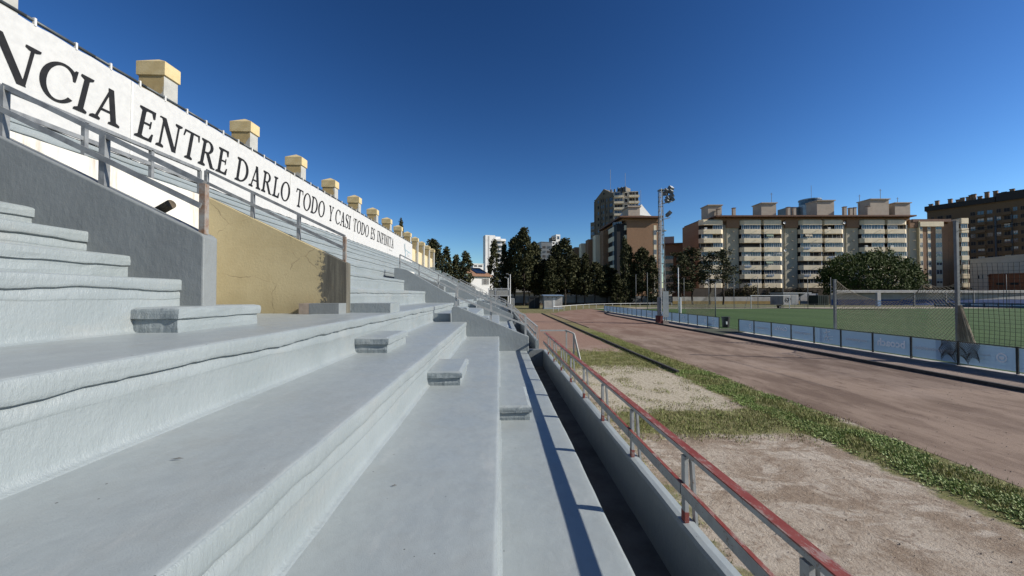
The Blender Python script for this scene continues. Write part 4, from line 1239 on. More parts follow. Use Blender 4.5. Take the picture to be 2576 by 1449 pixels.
# white platform railings and lamp posts at the far end of the stand
pf = thing('gate_frame', at_y(1260, 760, 66), 'white railed platform at the far end of the stand', 'railing')
for u in (1230, 1248, 1283):
    p = at_y(u, 0, 65.5); MB().box(p.x - .06, p.y - .06, 0, p.x + .06, p.y + .06, 3.7).build('post', WSTEEL, pf)
a, b = at_y(1228, 0, 65.5), at_y(1284, 0, 65.5)
for z in (3.66, 3.42, 2.42): MB().box(a.x, 65.45, z - .04, b.x, 65.55, z + .04).build('rail', WSTEEL, pf)
for ua, ub in ((1231, 1247), (1250, 1282)):
    a, b = at_y(ua, 0, 65.5), at_y(ub, 0, 65.5); MB().box(a.x, 65.49, 2.46, b.x, 65.51, 3.38).build('mesh_panel', simple('pale_mesh_panel', (.45, .45, .43), (.25, .25, .22), 6, .8), pf)
for u, vt, ul, vl, lb in ((1283.5, 690, 1277, 689, 'taller white lamp post at the far end of the stand'), (1278, 699, 1273, 698, 'shorter white lamp post at the far end of the stand')):
    p = at_y(u, vt, 66.5); l = at_y(ul, vl, 66.5)
    t = thing('lamp_post', (p.x, 66.5, 0), lb, 'lamp post')
    MB().tube((p.x, 66.5, 0), (p.x, 66.5, p.z), .10, .08, 10).build('shaft', WSTEEL, t)
    MB().bar((p.x, 66.5, p.z - .2), (l.x, 66.5, l.z), .04).build('arm', WSTEEL, t)
    MB().box(l.x - .28, 66.35, l.z - .05, l.x + .12, 66.65, l.z + .08).build('lamp_head', GALV, t)
p = at_g(1289, 774); t = thing('white_door_frame', p, 'small white framed gate below the lamp posts', 'gate')
for dx in (-.35, .35): MB().box(p.x + dx - .05, p.y - .04, 0, p.x + dx + .05, p.y + .04, 1.9).build('post', WSTEEL, t)
MB().box(p.x - .35, p.y - .04, 1.82, p.x + .35, p.y + .04, 1.92).build('head', WSTEEL, t); MB().box(p.x - .3, p.y - .02, .3, p.x + .3, p.y + .02, 1.8).build('infill', simple('pale_mesh_panel', (.45, .45, .43)), t)

# ------------------------------------------------------------------ buildings
WFRAME = simple('white_window_frame', (.62, .62, .60), (.52, .52, .50), 3, .6)
SHUT = simple('pale_shutter', (.50, .50, .48), (.42, .42, .40), .6, .7)
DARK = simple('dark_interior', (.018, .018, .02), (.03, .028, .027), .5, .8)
CONC = simple('cream_concrete', (.70, .60, .435), (.60, .515, .365), .5, .85, stretch=(1, 1, .3))
GCONC = simple('grey_concrete', (.45, .405, .305), (.36, .32, .24), .35, .85, stretch=(1, 1, .3))
BRICK = m_brick('brown_brick', (.27, .165, .10), (.22, .13, .078))
ROOFB = simple('brown_roof_slab', (.20, .10, .065), (.15, .075, .05), .5, .8)
PENT = simple('pale_plaster_box', (.52, .44, .36), (.44, .37, .30), .6, .85)
WM = {}
def window(parent, x0, x1, z0, z1, y, kind='win', nm='window', lights=3, frame=None):
    """window in a facade that faces local -y: frame, then panes set back in it"""
    key = (round(x1 - x0, 2), round(z1 - z0, 2), kind, lights, id(frame))
    if key not in WM:
        wd, h = x1 - x0, z1 - z0; t = .07
        f = MB()
        f.box(0, -.06, 0, wd, .05, t).box(0, -.06, h - t, wd, .05, h).box(0, -.06, t, t, .05, h - t).box(wd - t, -.06, t, wd, .05, h - t)
        for i in range(1, lights):
            f.box(wd * i / lights - .035, -.05, t, wd * i / lights + .035, .05, h - t)
        g = MB().box(t, -.005, t, wd - t, .045, h - t)
        s = MB().box(t, -.02, h * .45, wd - t, -.006, h - t)
        WM[key] = (f.mesh('window'), g.mesh('pane'), s.mesh('shutter'))
    f, g, s = WM[key]
    o = instance(f, nm, frame or WFRAME, parent, (x0, y, z0))
    instance(g, 'pane', DARK if kind == 'dark' else GLASS, o)
    if kind == 'shut': instance(s, 'shutter', SHUT, o)
    return o
def line_frame(u0, Y0, u1, Y1):
    P0, P1 = at_y(u0, 742, Y0), at_y(u1, 742, Y1); P0.z = P1.z = 0
    d = (P1 - P0); L = d.length; d.normalize()
    def fx(u):
        q = ray(u, 742); den = q.x * d.y - q.y * d.x
        t = (P0.x * d.y - P0.y * d.x) / den
        h = Vector((q.x * t, q.y * t, 0)) - P0
        return h.dot(d)
    def fz(u, v):
        x = fx(u); p = P0 + d * x
        return at_y(u, v, p.y).z
    return P0, math.atan2(d.y, d.x), L, fx, fz

# --- main apartment block
P0, rz, L, fx, fz = line_frame(1764, 126.5, 2320, 123.5)
ap = thing('apartment_block', P0, 'long cream and grey apartment block with stacked balconies and a brown roof edge', 'building', rz=rz, local=True)
ZB, PIT_, NF = 4.95, 3.02, 7
XR = fx(2411)
MB().box(0, 1.6, 0, XR, 14, ZB + PIT_ * NF + 1.4).build('wall', BRICK, ap)
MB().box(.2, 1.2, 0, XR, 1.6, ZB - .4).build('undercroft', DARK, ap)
rgw = random.Random(12)
def bay(u0, u1, chl, chr_, flip):
    xa, xb = fx(u0), fx(u1)
    c1, c2 = (1.0 if chl else .15), (.9 if chr_ else .12)
    def plan(o): return [(xa - o, 1.6), (xa - o, .75), (xa + c1 - o * .4, -o), (xb - c2 + o * .4, -o), (xb + o, .6), (xb + o, 1.6)]
    for i in range(NF):
        z = ZB + PIT_ * i
        MB().prism(plan(0), 'z', z, z + 1.52).build('balcony', CONC, ap)
        # glazing between this parapet and the one above
        z0, z1 = z + 1.52, z + PIT_
        n = 2
        k = rgw.random()
        wins = 2
        xl, xr = xa + .35, xb - .3
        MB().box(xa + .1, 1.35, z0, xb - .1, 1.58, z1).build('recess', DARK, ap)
        split = [xl, xl + (xr - xl) * (.45 if flip else .55), xr]
        for a, b in zip(split[:-1], split[1:]):
            r_ = rgw.random()
            if r_ < .62: window(ap, a, b - .05, z0 + .02, z1 - .02, .35, 'win', lights=4 if b - a > 2.4 else 3)
            elif r_ < .78: window(ap, a, b - .05, z0 + .02, z1 - .02, .35, 'shut', lights=3)
            elif r_ < .9:
                window(ap, a, b - .05, z0 + .02, z1 - .02, 1.25, 'dark', lights=2)
                MB().bar((a, .3, z0 + .32), (b, .3, z0 + .32), .05).build('balcony_rail', POLE, ap)
            else: MB().bar((a, .3, z0 + .32), (b, .3, z0 + .32), .05).build('balcony_rail', POLE, ap)
        MB().box(xb - .28, .30, z0, xb - .12, .6, z1).build('mullion', WFRAME, ap)
        xs = xa + (xb - xa) * (.72 if flip else .22)
        e_ = rgw.random()
        if e_ < .16:
            MB().box(xa + 1.5, .32, z0 + .05, xa + 2.35, .7, z0 + .65).build('air_conditioner', WFRAME, ap)
        elif e_ < .34:
            aw = rgw.choice([(.42, .20, .10), (.36, .33, .27), (.20, .26, .20), (.48, .42, .32)])
            x_ = xa + .6 + rgw.random() * 1.5; m = MB()
            m.add([(x_, .25, z1 - .05), (x_ + 2.3, .25, z1 - .05), (x_ + 2.3, -.35, z1 - .85), (x_, -.35, z1 - .85), (x_, -.35, z1 - 1.0), (x_ + 2.3, -.35, z1 - 1.0)], [(0, 1, 2, 3), (3, 2, 5, 4)])
            m.build('awning', simple('awning_%d' % int(aw[0] * 100), aw, None, 1, .85), ap)
        elif e_ < .46:
            m = MB()
            for q_ in range(4): m.box(xa + 1.2 + q_ * .55, -.12, z + .8, xa + 1.6 + q_ * .55, -.09, z + 1.5)
            m.build('laundry', simple('laundry_%d' % rgw.randint(0, 2), rgw.choice([(.7, .7, .72), (.5, .25, .22), (.3, .4, .55)]), None, 1, .9), ap)
        MB().bar((xs, .02, z + .95), (xs, -.75, z + .90), .10, .10).build('spout', CONC, ap)
    z = ZB + PIT_ * NF
    MB().prism(plan(0), 'z', z, z + 1.45).build('canopy', CONC, ap)
    m = MB(); a = plan(0); b = [(p[0] * .97 + .03 * (xa + xb) / 2, p[1] + .55) if p[1] < 1 else p for p in a]
    zt = z + 1.45
    n = len(a); m.v = [(x, y, zt + .003) for x, y in a] + [(x, y, zt + .42) for x, y in b]
    m.f = [(i, (i + 1) % n, n + (i + 1) % n, n + i) for i in range(n)] + [tuple(range(n, 2 * n))]
    m.build('canopy_top', CREAM, ap)
bays = [(1764, 1822.5, 1, 1, 0), (1866, 1918, 1, 0, 1), (1923, 1971.5, 0, 1, 0), (2015, 2072, 1, 0, 1), (2076.5, 2127, 0, 1, 0), (2170, 2230, 1, 0, 1), (2235, 2287.5, 0, 1, 0)]
for b in bays: bay(*b)
for ua, ub in ((1827, 1864), (1975, 2013), (2131, 2168), (2291, 2319)):
    xa, xb = fx(ua), fx(ub); zt = ZB + PIT_ * NF - .9
    MB().box(xa + .9, 1.05, ZB - .2, xb, 1.8, zt).build('stair_tower', GCONC, ap)
    MB().box(xa, 1.25, ZB - .2, xa + .88, 1.8, zt + 1.0).build('stair_recess', GCONC, ap)
    MB().box(xa + .7, .55, zt, xb + .02, 1.8, zt + 2.6).build('stair_head', BRICK, ap)
    for i in range(NF):
        MB().tube((xa + (xb - xa) * .62, 1.06, ZB + .9 + PIT_ * i), (xa + (xb - xa) * .62, .35, ZB + .82 + PIT_ * i), .11, n=8).build('spout', CONC, ap)
# brown bay of flats at the right end
xa, xb = fx(2320), fx(2411)
zt = ZB + PIT_ * NF
MB().box(xa, .8, ZB - .2, fx(2395), 1.9, zt + .2).build('brick_face', BRICK, ap)
MB().box(xa - .35, .3, ZB - .2, xa - .02, 1.2, zt + 1.3).build('pale_fin', CREAM, ap)
MB().box(xa, .15, zt - .6, fx(2379), 1.5, zt + 1.0).build('canopy', CONC, ap)
for ua, ub in ((2322.5, 2330), (2342.5, 2350), (2363, 2378.5)):
    a, b = fx(ua), fx(ub)
    for i in range(NF):
        z = ZB + .1 + PIT_ * i
        MB().box(a, .72, z, b, .81, z + 1.4).build('spandrel', CONC, ap)
        window(ap, a, b, z + 1.42, z + PIT_ - .03, .76, rgw.choice(['win', 'win', 'shut']), lights=2)
a, b = fx(2412), fx(2436)
for i in range(NF):
    z = ZB + .1 + PIT_ * i
    MB().prism([(a, 2.5), (a, -1.2), (b - .8, -1.2), (b, -.4), (b, 2.5)], 'z', z, z + 1.45).build('balcony', CONC, ap)
    window(ap, a + .1, b - .9, z + 1.47, z + PIT_ - .02, -.9, 'win', lights=3)
MB().box(a + .1, -.5, ZB - .4, b - .2, 8, zt + .3).build('corner_core', BRICK, ap)
MB().prism([(a, 2.5), (a, -1.2), (b - .8, -1.2), (b, -.4), (b, 2.5)], 'z', zt + .1, zt + 1.9).build('canopy', CONC, ap)
MB().box(fx(2395), .75, ZB - .2, XR, 2.0, zt + 1.3).build('brick_face', BRICK, ap)
# roof
zr = zt + 2.6
MB().box(fx(1800), -.9, zr, fx(2303), 13, zr + .45).build('roof', ROOFB, ap)
MB().box(fx(1804), 1.0, zt + 1.3, fx(2300), 12, zr).build('roof_band', BRICK, ap)
MB().box(fx(2303), .4, zt + 1.0, fx(2400), 12, zt + 1.9).build('roof', ROOFB, ap)
MB().prism([(fx(1764) + .2, zt + 1.8), (fx(1800), zr + .40), (fx(1800), zr), (fx(1764) + .2, zt + 1.4)], 'y', 2.0, 13).build('roof', ROOFB, ap)
for i in range(60):
    x = fx(1806) + (fx(2298) - fx(1806)) * i / 60
    MB().box(x, -.75, zr - .22, x + .14, 1.0, zr - .004).build('rafter', simple('orange_rafter', (.36, .19, .09), None, 1, .7), ap)
for ua, ub, vt in ((1793, 1836, 514), (1931, 1977, 508.5), (2075, 2127, 502), (2213, 2269, 498.5), (2277, 2324, 508)):
    xa, xb = fx(ua) + .3, fx(ub) + .3; zz = fz(ua, vt) + .6
    w_ = MB().box(xa, 3.2, zr + .3, xb - 1, 8, zz - .3).build('roof_box', PENT, ap)
    MB().box(xa - .25, 2.8, zz - .3, xb - .7, 8.3, zz).build('roof_box_slab', PENT, w_)
for u, vt in ((1815, 523), (1855, 520), (1995, 518), (2010, 519), (2140, 517), (2155, 520), (2200, 516), (2165, 519)):
    xa = fx(u); zz = fz(u, vt)
    c = MB().box(xa, 2, zr + .3, xa + .9, 2.9, zz).build('chimney', PENT, ap)
    MB().box(xa - .1, 1.9, zz, xa + 1.0, 3.0, zz + .15).build('chimney_cap', ROOFB, c)
for u, vt in ((1969, 475), (2200, 480), (2255, 465), (2300, 487)):
    xa = fx(u)
    MB().box(xa - .05, 4.95, zr, xa + .05, 5.05, fz(u, vt)).box(xa - .5, 4.97, fz(u, vt) - .5, xa + .5, 5.03, fz(u, vt) - .42).build('antenna', POLE, ap)
for u, v in ((1974, 561), (2125, 561), (1975, 630)):
    xa, zz = fx(u), fz(u, v)
    d_ = MB()
    for i in range(12):
        t, t2 = 2 * math.pi * i / 12, 2 * math.pi * (i + 1) / 12
        d_.face([(xa, -.25, zz), (xa + .42 * math.cos(t), -.4, zz + .42 * math.sin(t)), (xa + .42 * math.cos(t2), -.4, zz + .42 * math.sin(t2))])
    d_.box(xa - .03, -.25, zz - .03, xa + .03, .3, zz + .03)
    d_.build('satellite_dish', WSTEEL, ap)

# --- generic block seen as a facade with a grid of windows
def block(label, u0, Y0, u1, Y1, vtop, depth, wall, cols, z0, nfl, pitch, wh, name='apartment_block', kinds=('win', 'win', 'shut'), frame=None, parapet_=None, lights=2, wz=.9, side=0, top_extra=None):
    P, rz_, L_, fx_, fz_ = line_frame(u0, Y0, u1, Y1)
    t = thing(name, P, label, 'building', rz=rz_, local=True)
    zt_ = fz_(u0, vtop)
    MB().box(0, 0, 0, L_, depth, zt_).build('wall', wall, t)
    rw = random.Random(int(u0))
    for i in range(nfl):
        for (a, b) in cols:
            z = z0 + pitch * i + wz
            if z + wh < zt_: window(t, L_ * a, L_ * b, z, z + wh, -.02, rw.choice(kinds), lights=lights, frame=frame)
    MB().box(-.2, -.2, zt_, L_ + .2, depth + .2, zt_ + .35).build('roof', parapet_ or wall, t)
    return t, L_, zt_, fx_, fz_
# brick block left of the mast
bk, Lb, ztb, fxb, fzb = block('brown brick apartment block with one column of windows, left of the mast', 1578, 117, 1664, 117, 557.7, 26, BRICK, [(.785, .865)], 2.2, 8, 3.0, 1.5, lights=2)
for i in range(8):
    MB().box(Lb * .785, -.04, 2.2 + 3 * i - .58, Lb * .865, .0, 2.2 + 3 * i + .88).build('spandrel', CONC, bk)
    MB().prism([(-.01, .2), (-2.1, 1.1), (-3.3, 4.2), (-3.3, 9), (-.01, 9)], 'z', 2.2 + 3 * i - .6, 2.2 + 3 * i + .9).build('balcony', CONC, bk)
    w_ = window(bk, 0, 3.2, 2.2 + 3 * i + .92, 2.2 + 3 * i + 2.38, 0, 'win', lights=4); w_.location = (-3.2, 4.0, 2.2 + 3 * i + .92); w_.rotation_euler = (0, 0, R(-48))
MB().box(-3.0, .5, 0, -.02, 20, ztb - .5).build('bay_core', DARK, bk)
MB().box(-2.6, -1.3, ztb + 1.1, Lb + .1, 24, ztb + 1.6).build('eave', ROOFB, bk)
MB().box(-1.2, .3, ztb + .36, Lb - .3, 22, ztb + 1.1).build('attic', BRICK, bk)
MB().box(fxb(1590), 3, ztb + 1.6, fxb(1620), 9, ztb + 5.2).build('roof_box', PENT, bk)
MB().box(fxb(1590) - .3, 2.6, ztb + 5.2, fxb(1620) + .3, 9.4, ztb + 5.6).build('roof_box_slab', PENT, bk)
for i in range(7):   # slanting row of bays further along the street
    MB().box(-3.3 - 1.6 * (i + 1), 9 + 4 * i, 0, -2.2 - 1.6 * i, 13 + 4 * i, ztb - 1.2 - .9 * i).build('street_bay', CONC if i % 2 else BRICK, bk)
# tall tower behind it
tw, Lt, ztt, fxt, fzt = block('tall beige tower with a gabled top and many balconies', 1497, 205, 1544, 196, 505, 16, simple('tower_stone', (.24, .205, .155), (.18, .15, .11), .3, .85), [(.16, .25), (.36, .42), (.46, .52), (.63, .69), (.80, .97)], 4, 16, 3.1, 1.7, kinds=('win', 'dark', 'win'), frame=simple('tower_frame', (.25, .24, .22), None, 1, .6), lights=1)
TWM = MATS['tower_stone']
MB().prism([(0, ztt), (Lt, ztt), (Lt, ztt + 1.5), (Lt * .5, ztt + 5.2)], 'y', .02, 12).build('gable', TWM, tw)
MB().tube((Lt * .5, -.06, ztt + 2.6), (Lt * .5, .1, ztt + 2.6), .5, n=12).build('round_window', DARK, tw)
for x in (0, Lt * .3, Lt * .56, Lt * .76): MB().box(x - .2, -.35, 0, x + .2, 0, ztt - .5).build('fin', TWM, tw)
TR = 12.5
HA = R(42)                                   # the right wing turns towards the sun
def hinge(p):
    x, y = p[0] - Lt, p[1]
    return (Lt + x * math.cos(HA) - y * math.sin(HA), x * math.sin(HA) + y * math.cos(HA), p[2])
def hbox(x0, y0, z0, x1, y1, z1, name, mat):
    m = MB().box(x0, y0, z0, x1, y1, z1); m.v = [hinge(v) for v in m.v]
    return m.build(name, mat, tw)
hbox(Lt + .02, .1, 0, Lt + TR, 12, ztt + 2.5, 'right_wing', simple('tower_cream', (.56, .50, .40), None, .4, .85))
rw = random.Random(2)
for i in range(17):
    z = 3 + 3.1 * i
    if z > ztt + 1: break
    for xa, xb in ((Lt + .3, Lt + 5.0), (Lt + 7.6, Lt + TR + .4)):
        hbox(xa, -1.1, z, xb, .1, z + 1.1, 'balcony', CONC)
        w_ = window(tw, xa + .3, xb - .3, z + 1.15, z + 2.9, .05, rw.choice(['win', 'dark']), lights=3)
        w_.location = hinge(w_.location); w_.rotation_euler = (0, 0, HA)
    w_ = window(tw, Lt + 5.6, Lt + 7.2, z + .8, z + 2.6, .06, 'dark', lights=1)
    w_.location = hinge(w_.location); w_.rotation_euler = (0, 0, HA)
MB().box(Lt + 1.5, 3, ztt + 2.5, Lt + 5.0, 8, ztt + 4.6).build('roof_room', TWM, tw)
for i in range(6): MB().tube((Lt * .55 + i * 2.1, 3, ztt + 2), (Lt * .55 + i * 2.1, 3, ztt + 5.0 - .2 * (i % 3)), .6, .5, 8).build('roof_vent', DPIPE, tw)
for x, h in ((Lt * .62, 16), (Lt + 4.5, 12)): MB().tube((x, 4, ztt + 2), (x, 4, ztt + h), .09, n=5).build('antenna', POLE, tw)
for (ua, ub, vt) in ((1485, 1497, 560), (1476, 1486, 604)):
    MB().box(fxt(ua), .4, 0, fxt(ub), 12, fzt(ua, vt)).build('lower_wing', TWM, tw)
    for i in range(12):
        z = 4 + 3.1 * i
        if z + 2 < fzt(ua, vt): window(tw, fxt(ua) + .4, fxt(ub) - .3, z, z + 1.6, .38, 'win', lights=2)
# shoulder of the tower stepping down to the right, and white gabled roof behind the brick block
sh_, Ls, zs, fxs, fzs = block('white gabled house top peeking over the brick block', 1592, 168, 1638, 171, 540, 14, WHITE, [(.12, .25), (.60, .72)], 34, 2, 3, 1.4, lights=1)
MB().prism([(0, zs + .3), (Ls, zs + .3), (Ls * .5, zs + 5)], 'y', 0, 12).build('gable', WHITE, sh_)
MB().tube((Ls * .3, 2, zs), (Ls * .3, 2, zs + 11), .08, n=5).build('antenna', POLE, sh_); MB().tube((Ls * .62, 2, zs), (Ls * .62, 2, zs + 12), .08, n=5).build('antenna', POLE, sh_)
# small flats between mast and main block
sm_, Lm, zm, _, _ = block('low cream and brown flats seen between the mast and the long block', 1672, 150, 1746, 146, 618, 12, BRICK, [(.42, .56), (.66, .8)], 3, 5, 3, 1.5)
for i in range(5): MB().box(.1, -1.0, 3 + 3 * i, Lm * .30, 0, 4.5 + 3 * i).build('balcony', CONC, sm_); window(sm_, .2, Lm * .3, 4.55 + 3 * i, 5.95 + 3 * i, -.6, 'win', lights=3)
MB().box(-.4, -.9, zm + .36, Lm, 8, zm + .8).build('eave', ROOFB, sm_); MB().box(.2, 2, zm + .8, Lm * .35, 7, zm + 3.8).build('roof_box', PENT, sm_)
# low range of white roofs behind the cypress trunks
lw_, Ll, zl, fxl, fzl = block('low white range with a grey roof behind the trunks of the cypresses', 1288, 124, 1690, 124, 738, 8, BWHITE, [(.05 + .11 * i, .10 + .11 * i) for i in range(8)], .9, 1, 3, .9, name='low_building', kinds=('dark', 'win'), lights=3, wz=.5)
MB().box(-.6, -1.2, zl + .36, Ll + .6, 9, zl + .6).build('roof_sheet', GREYW, lw_)
# white slab tower far left
wt, Lw, zw, fxw, fzw = block('white tower with a blank slab and stacked curved balconies behind the cypresses', 1240, 260, 1271, 262.6, 601, 14, simple('tower_white', (.70, .70, .68), (.62, .62, .61), .3, .8), [(.35, .62), (.70, .95)], 6, 12, 3.05, 1.7, kinds=('dark', 'win'), lights=3)
TWH = MATS['tower_white']
MB().box(fxw(1219), -2, 0, fxw(1243.5), 4, fzw(1218, 592)).build('slab', TWH, wt)
MB().box(fxw(1225), -2.03, 0, fxw(1229), -2.0, fzw(1218, 594)).build('groove', simple('tower_groove', (.5, .5, .49), None, 1, .8), wt)
for i in range(13):
    z = 5.6 + 3.05 * i
    if z < zw: MB().prism([(Lw * .06, 0), (Lw * .12, -1.3), (Lw * .6, -1.9), (Lw * 1.0, -1.5), (Lw * 1.03, 0)], 'z', z, z + 1.05).build('balcony', TWH, wt)
MB().box(Lw * .3, 3, zw, Lw * .72, 9, zw + 2.2).build('roof_room', TWH, wt)
tag(block('low white flats with long balconies at the foot of the white tower', 1190, 240, 1216, 242.5, 664, 12, TWH, [(.1, .4), (.5, .9)], 8, 5, 2.8, 1.2, kinds=('dark',), lights=3)[0])
bt, Lq, zq, fxq, fzq = block('white and dark glass tower rising behind the middle trees', 1362, 250, 1389, 252, 609, 12, simple('tower_slate', (.16, .18, .20), None, .3, .4), [(.1, .4), (.5, .9)], 5, 12, 3, 1.8, kinds=('win', 'dark'), frame=POLE, lights=2)
MB().box(Lq + .02, 0, 0, fxq(1409), 9, fzq(1389, 607)).build('white_wing', TWH, bt)
for i in range(12):
    z = 6 + 3 * i
    window(bt, Lq + .4, Lq + 1.9, z, z + 1.5, -.02, 'dark', lights=1); window(bt, Lq + 2.5, fxq(1409) - 1.7, z, z + 1.5, -.02, 'win', lights=2)
MB().box(fxq(1399), -.1, fzq(1399, 607), fxq(1409.5), 8, fzq(1405, 590)).build('roof_tower', TWH, bt)
window(bt, fxq(1401.5), fxq(1407.5), fzq(1405, 602), fzq(1405, 594), -.13, 'win', lights=1)
MB().box(fxq(1391.5), 1, fzq(1389, 607), fxq(1399), 7, fzq(1395, 596)).build('roof_room', TWM, bt)
block('pale blue and white building edge between the middle trees and the tall tower', 1455, 235, 1474, 235, 631, 12, simple('tower_pale_blue', (.38, .44, .50), None, .3, .6), [(.1, .45), (.55, .9)], 3, 8, 3, 1.6)
# white house behind the end of the stand
hs, Lh, zh, fxh, fzh = block('white house with a tiled roof and solar panels beyond the end of the stand', 1183, 87, 1232, 89.5, 697, 12, WHITE, [(.60, .95)], 3.9, 1, 3, 1.5, name='house', kinds=('dark',), lights=5, wz=1.0)
TILE = simple('terracotta_tiles', (.36, .20, .12), (.27, .145, .09), 2, .85)
MB().add([(-.4, -.6, zh + .36), (Lh + .4, -.6, zh + .36), (Lh + .4, 6, zh + 2.6), (-.4, 6, zh + 2.6), (-.4, -.6, zh + .2), (Lh + .4, -.6, zh + .2)], [(0, 1, 2, 3), (4, 5, 1, 0)]).build('tiled_roof', TILE, hs)
for i in range(4):
    x = Lh * .42 + i * .62
    MB().add([(x, .8, zh + .98), (x + .58, .8, zh + .98), (x + .58, 4.6, zh + 2.24), (x, 4.6, zh + 2.24)], [(0, 1, 2, 3)]).build('solar_panel', simple('solar_panel', (.02, .025, .04), None, 1, .2), hs)
window(hs, Lh * .60, Lh * .75, .8, 2.4, -.02, 'dark', lights=1)
# dark slab of flats on the right, facing away from the sun
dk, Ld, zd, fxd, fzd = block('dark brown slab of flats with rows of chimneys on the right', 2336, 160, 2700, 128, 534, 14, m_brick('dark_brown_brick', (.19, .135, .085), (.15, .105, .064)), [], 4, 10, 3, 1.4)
rw = random.Random(21)
colx = [(2346, 2353), (2362, 2376), (2384, 2398), (2445, 2458), (2463, 2480), (2487, 2502), (2511, 2523), (2530, 2546), (2553, 2565), (2572, 2584), (2592, 2606)]
for ua, ub in colx:
    xa, xb = fxd(ua), fxd(ub)
    for i in range(10):
        z = zd - 3.9 - 3.0 * i
        if z < 8: continue
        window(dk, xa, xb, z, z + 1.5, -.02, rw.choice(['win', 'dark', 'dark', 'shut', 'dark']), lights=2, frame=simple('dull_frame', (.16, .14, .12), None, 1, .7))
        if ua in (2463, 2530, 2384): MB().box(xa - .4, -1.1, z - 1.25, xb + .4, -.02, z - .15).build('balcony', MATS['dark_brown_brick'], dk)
BLUEST = simple('dark_blue_glazing', (.03, .05, .075), None, .6, .4)
for ua, ub in ((2425, 2441), (2506, 2511), (2547, 2552)): MB().box(fxd(ua), -.3, 0, fxd(ub), 0, zd - 5).build('glazed_shaft', BLUEST, dk)
MB().box(-.5, -1.0, zd + .36, fxd(2510), 13, zd + 2.4).build('roof_band', DSHED, dk)
MB().box(fxd(2512), -1.0, zd + .36, Ld, 13, zd + 3.6).build('roof_band', DSHED, dk)
for u in (2336, 2352, 2385, 2405, 2416, 2431, 2438, 2445, 2460, 2478, 2500, 2522, 2542, 2550, 2560, 2574):
    xa = fxd(u); hh = .2 + 1.6 * rw.random() ** 2
    c = MB().box(xa, 2, zd + 2.3, xa + 1.1, 3.2, zd + 3.3 + hh).build('chimney', BRICK, dk)
    MB().box(xa - .12, 1.88, zd + 3.3 + hh, xa + 1.22, 3.32, zd + 3.5 + hh).build('chimney_cap', DSHED, c)
# pale wall and orange-red sports hall right
block('pale cream workshop wall with small dark windows on the right', 2442, 118, 2660, 96, 655, 10, simple('workshop_cream', (.62, .56, .48), (.54, .48, .40), .3, .85), [(.10, .13), (.16, .18), (.52, .54)], 3, 1, 3, 1.2, name='workshop', kinds=('dark',), lights=1, wz=4.6)
orr, Lo, zo, fxo, fzo = block('rust orange hall with a row of flat windows at the right edge', 2494, 100, 2660, 92, 692, 10, simple('rust_orange_wall', (.30, .095, .04), (.24, .075, .032), .3, .8), [(.08, .22), (.30, .44), (.52, .66)], 3, 1, 3, .7, name='hall', kinds=('dark',), frame=simple('rust_frame', (.2, .07, .03), None, 1, .8), lights=1, wz=2.2)
# round glass turret behind the long block
P = at_y(2030, 0, 230); zb_, zt2 = at_y(2030, 540, 230).z, at_y(2030, 503, 230).z
gl = thing('glass_turret', (P.x, 230, 0), 'round glass tower top rising behind the long apartment block', 'tower')
MB().tube((P.x, 230, 0), (P.x, 230, zt2 - 3.4), 5.8, n=24).build('drum', simple('turret_steel', (.30, .34, .38), None, .3, .35, metal=.4), gl)
MB().tube((P.x, 230, zt2 - 3.35), (P.x, 230, zt2 - .6), 5.6, n=24).build('glazing', GLASS, gl)
MB().tube((P.x, 230, zt2 - .6), (P.x, 230, zt2), 5.9, n=24).build('roof', MATS['turret_steel'], gl)
MB().box(P.x - 13, 231, 0, P.x - 3, 240, zt2 - 4.2).build('lower_block', simple('tower_slate', (.16, .18, .20)), gl)
MB().tube((P.x + 1, 230, zt2), (P.x + 1, 230, zt2 + 9), .1, n=5).build('antenna', POLE, gl)

# ------------------------------------------------------------------ trees
BARK = simple('dark_bark', (.055, .042, .032), (.035, .027, .02), 5, .9, bump=.4, bscale=14)
PBARK = simple('pale_bark', (.36, .32, .27), (.2, .17, .14), 4, .9)
CYP = m_leaf('cypress_foliage', (.024, .029, .013), (.064, .062, .028), 1.6)
PINE = m_leaf('pine_foliage', (.034, .040, .020), (.068, .068, .034), 1.2)
FIC = m_leaf('broadleaf_foliage', (.042, .066, .014), (.080, .105, .024), .8)
SCRUB = m_leaf('dry_scrub_foliage', (.085, .075, .035), (.12, .10, .05), .8)
def leaves(m, rg, c, r, n, size, flat=1.0):
    for _ in range(n):
        d = Vector((rg.gauss(0, 1), rg.gauss(0, 1), rg.gauss(0, flat)))
        d = d.normalized() * (r * rg.random() ** .45)
        p = c + d
        a = Vector((rg.gauss(0, 1), rg.gauss(0, 1), rg.gauss(0, 1))).normalized()
        b = a.cross(Vector((rg.gauss(0, 1), rg.gauss(0, 1), rg.gauss(0, 1)))).normalized()
        s = size * (.6 + .8 * rg.random())
        m.add([p - a * s * .5 - b * s * .3, p + a * s * .1 - b * s * .45, p + a * s * .6, p + b * s * .5], [(0, 1, 2, 3)])
def trunk_mesh(rg, h, r, limbs, lean=.25, z0=0.35):
    m = MB(); pts = []; p = Vector((0, 0, 0))
    n = 7
    for i in range(n + 1):
        pts.append(Vector((lean * nz(i * .6, rg.random() * .2), lean * nz(i * .6, 5.0), h * i / n)))
    pts[0] = Vector((0, 0, -.1))
    for i in range(n): m.tube(pts[i], pts[i + 1], r * (1 - .8 * i / n), r * (1 - .8 * (i + 1) / n), 7)
    for (z, ang, ln, up) in limbs:
        b = Vector((0, 0, z)); d = Vector((math.cos(ang), math.sin(ang), up)).normalized()
        m.tube(b, b + d * ln * .55, r * .38, r * .24, 6); m.tube(b + d * ln * .55, b + d * ln + Vector((0, 0, .15 * ln)), r * .24, r * .07, 5)
    return m
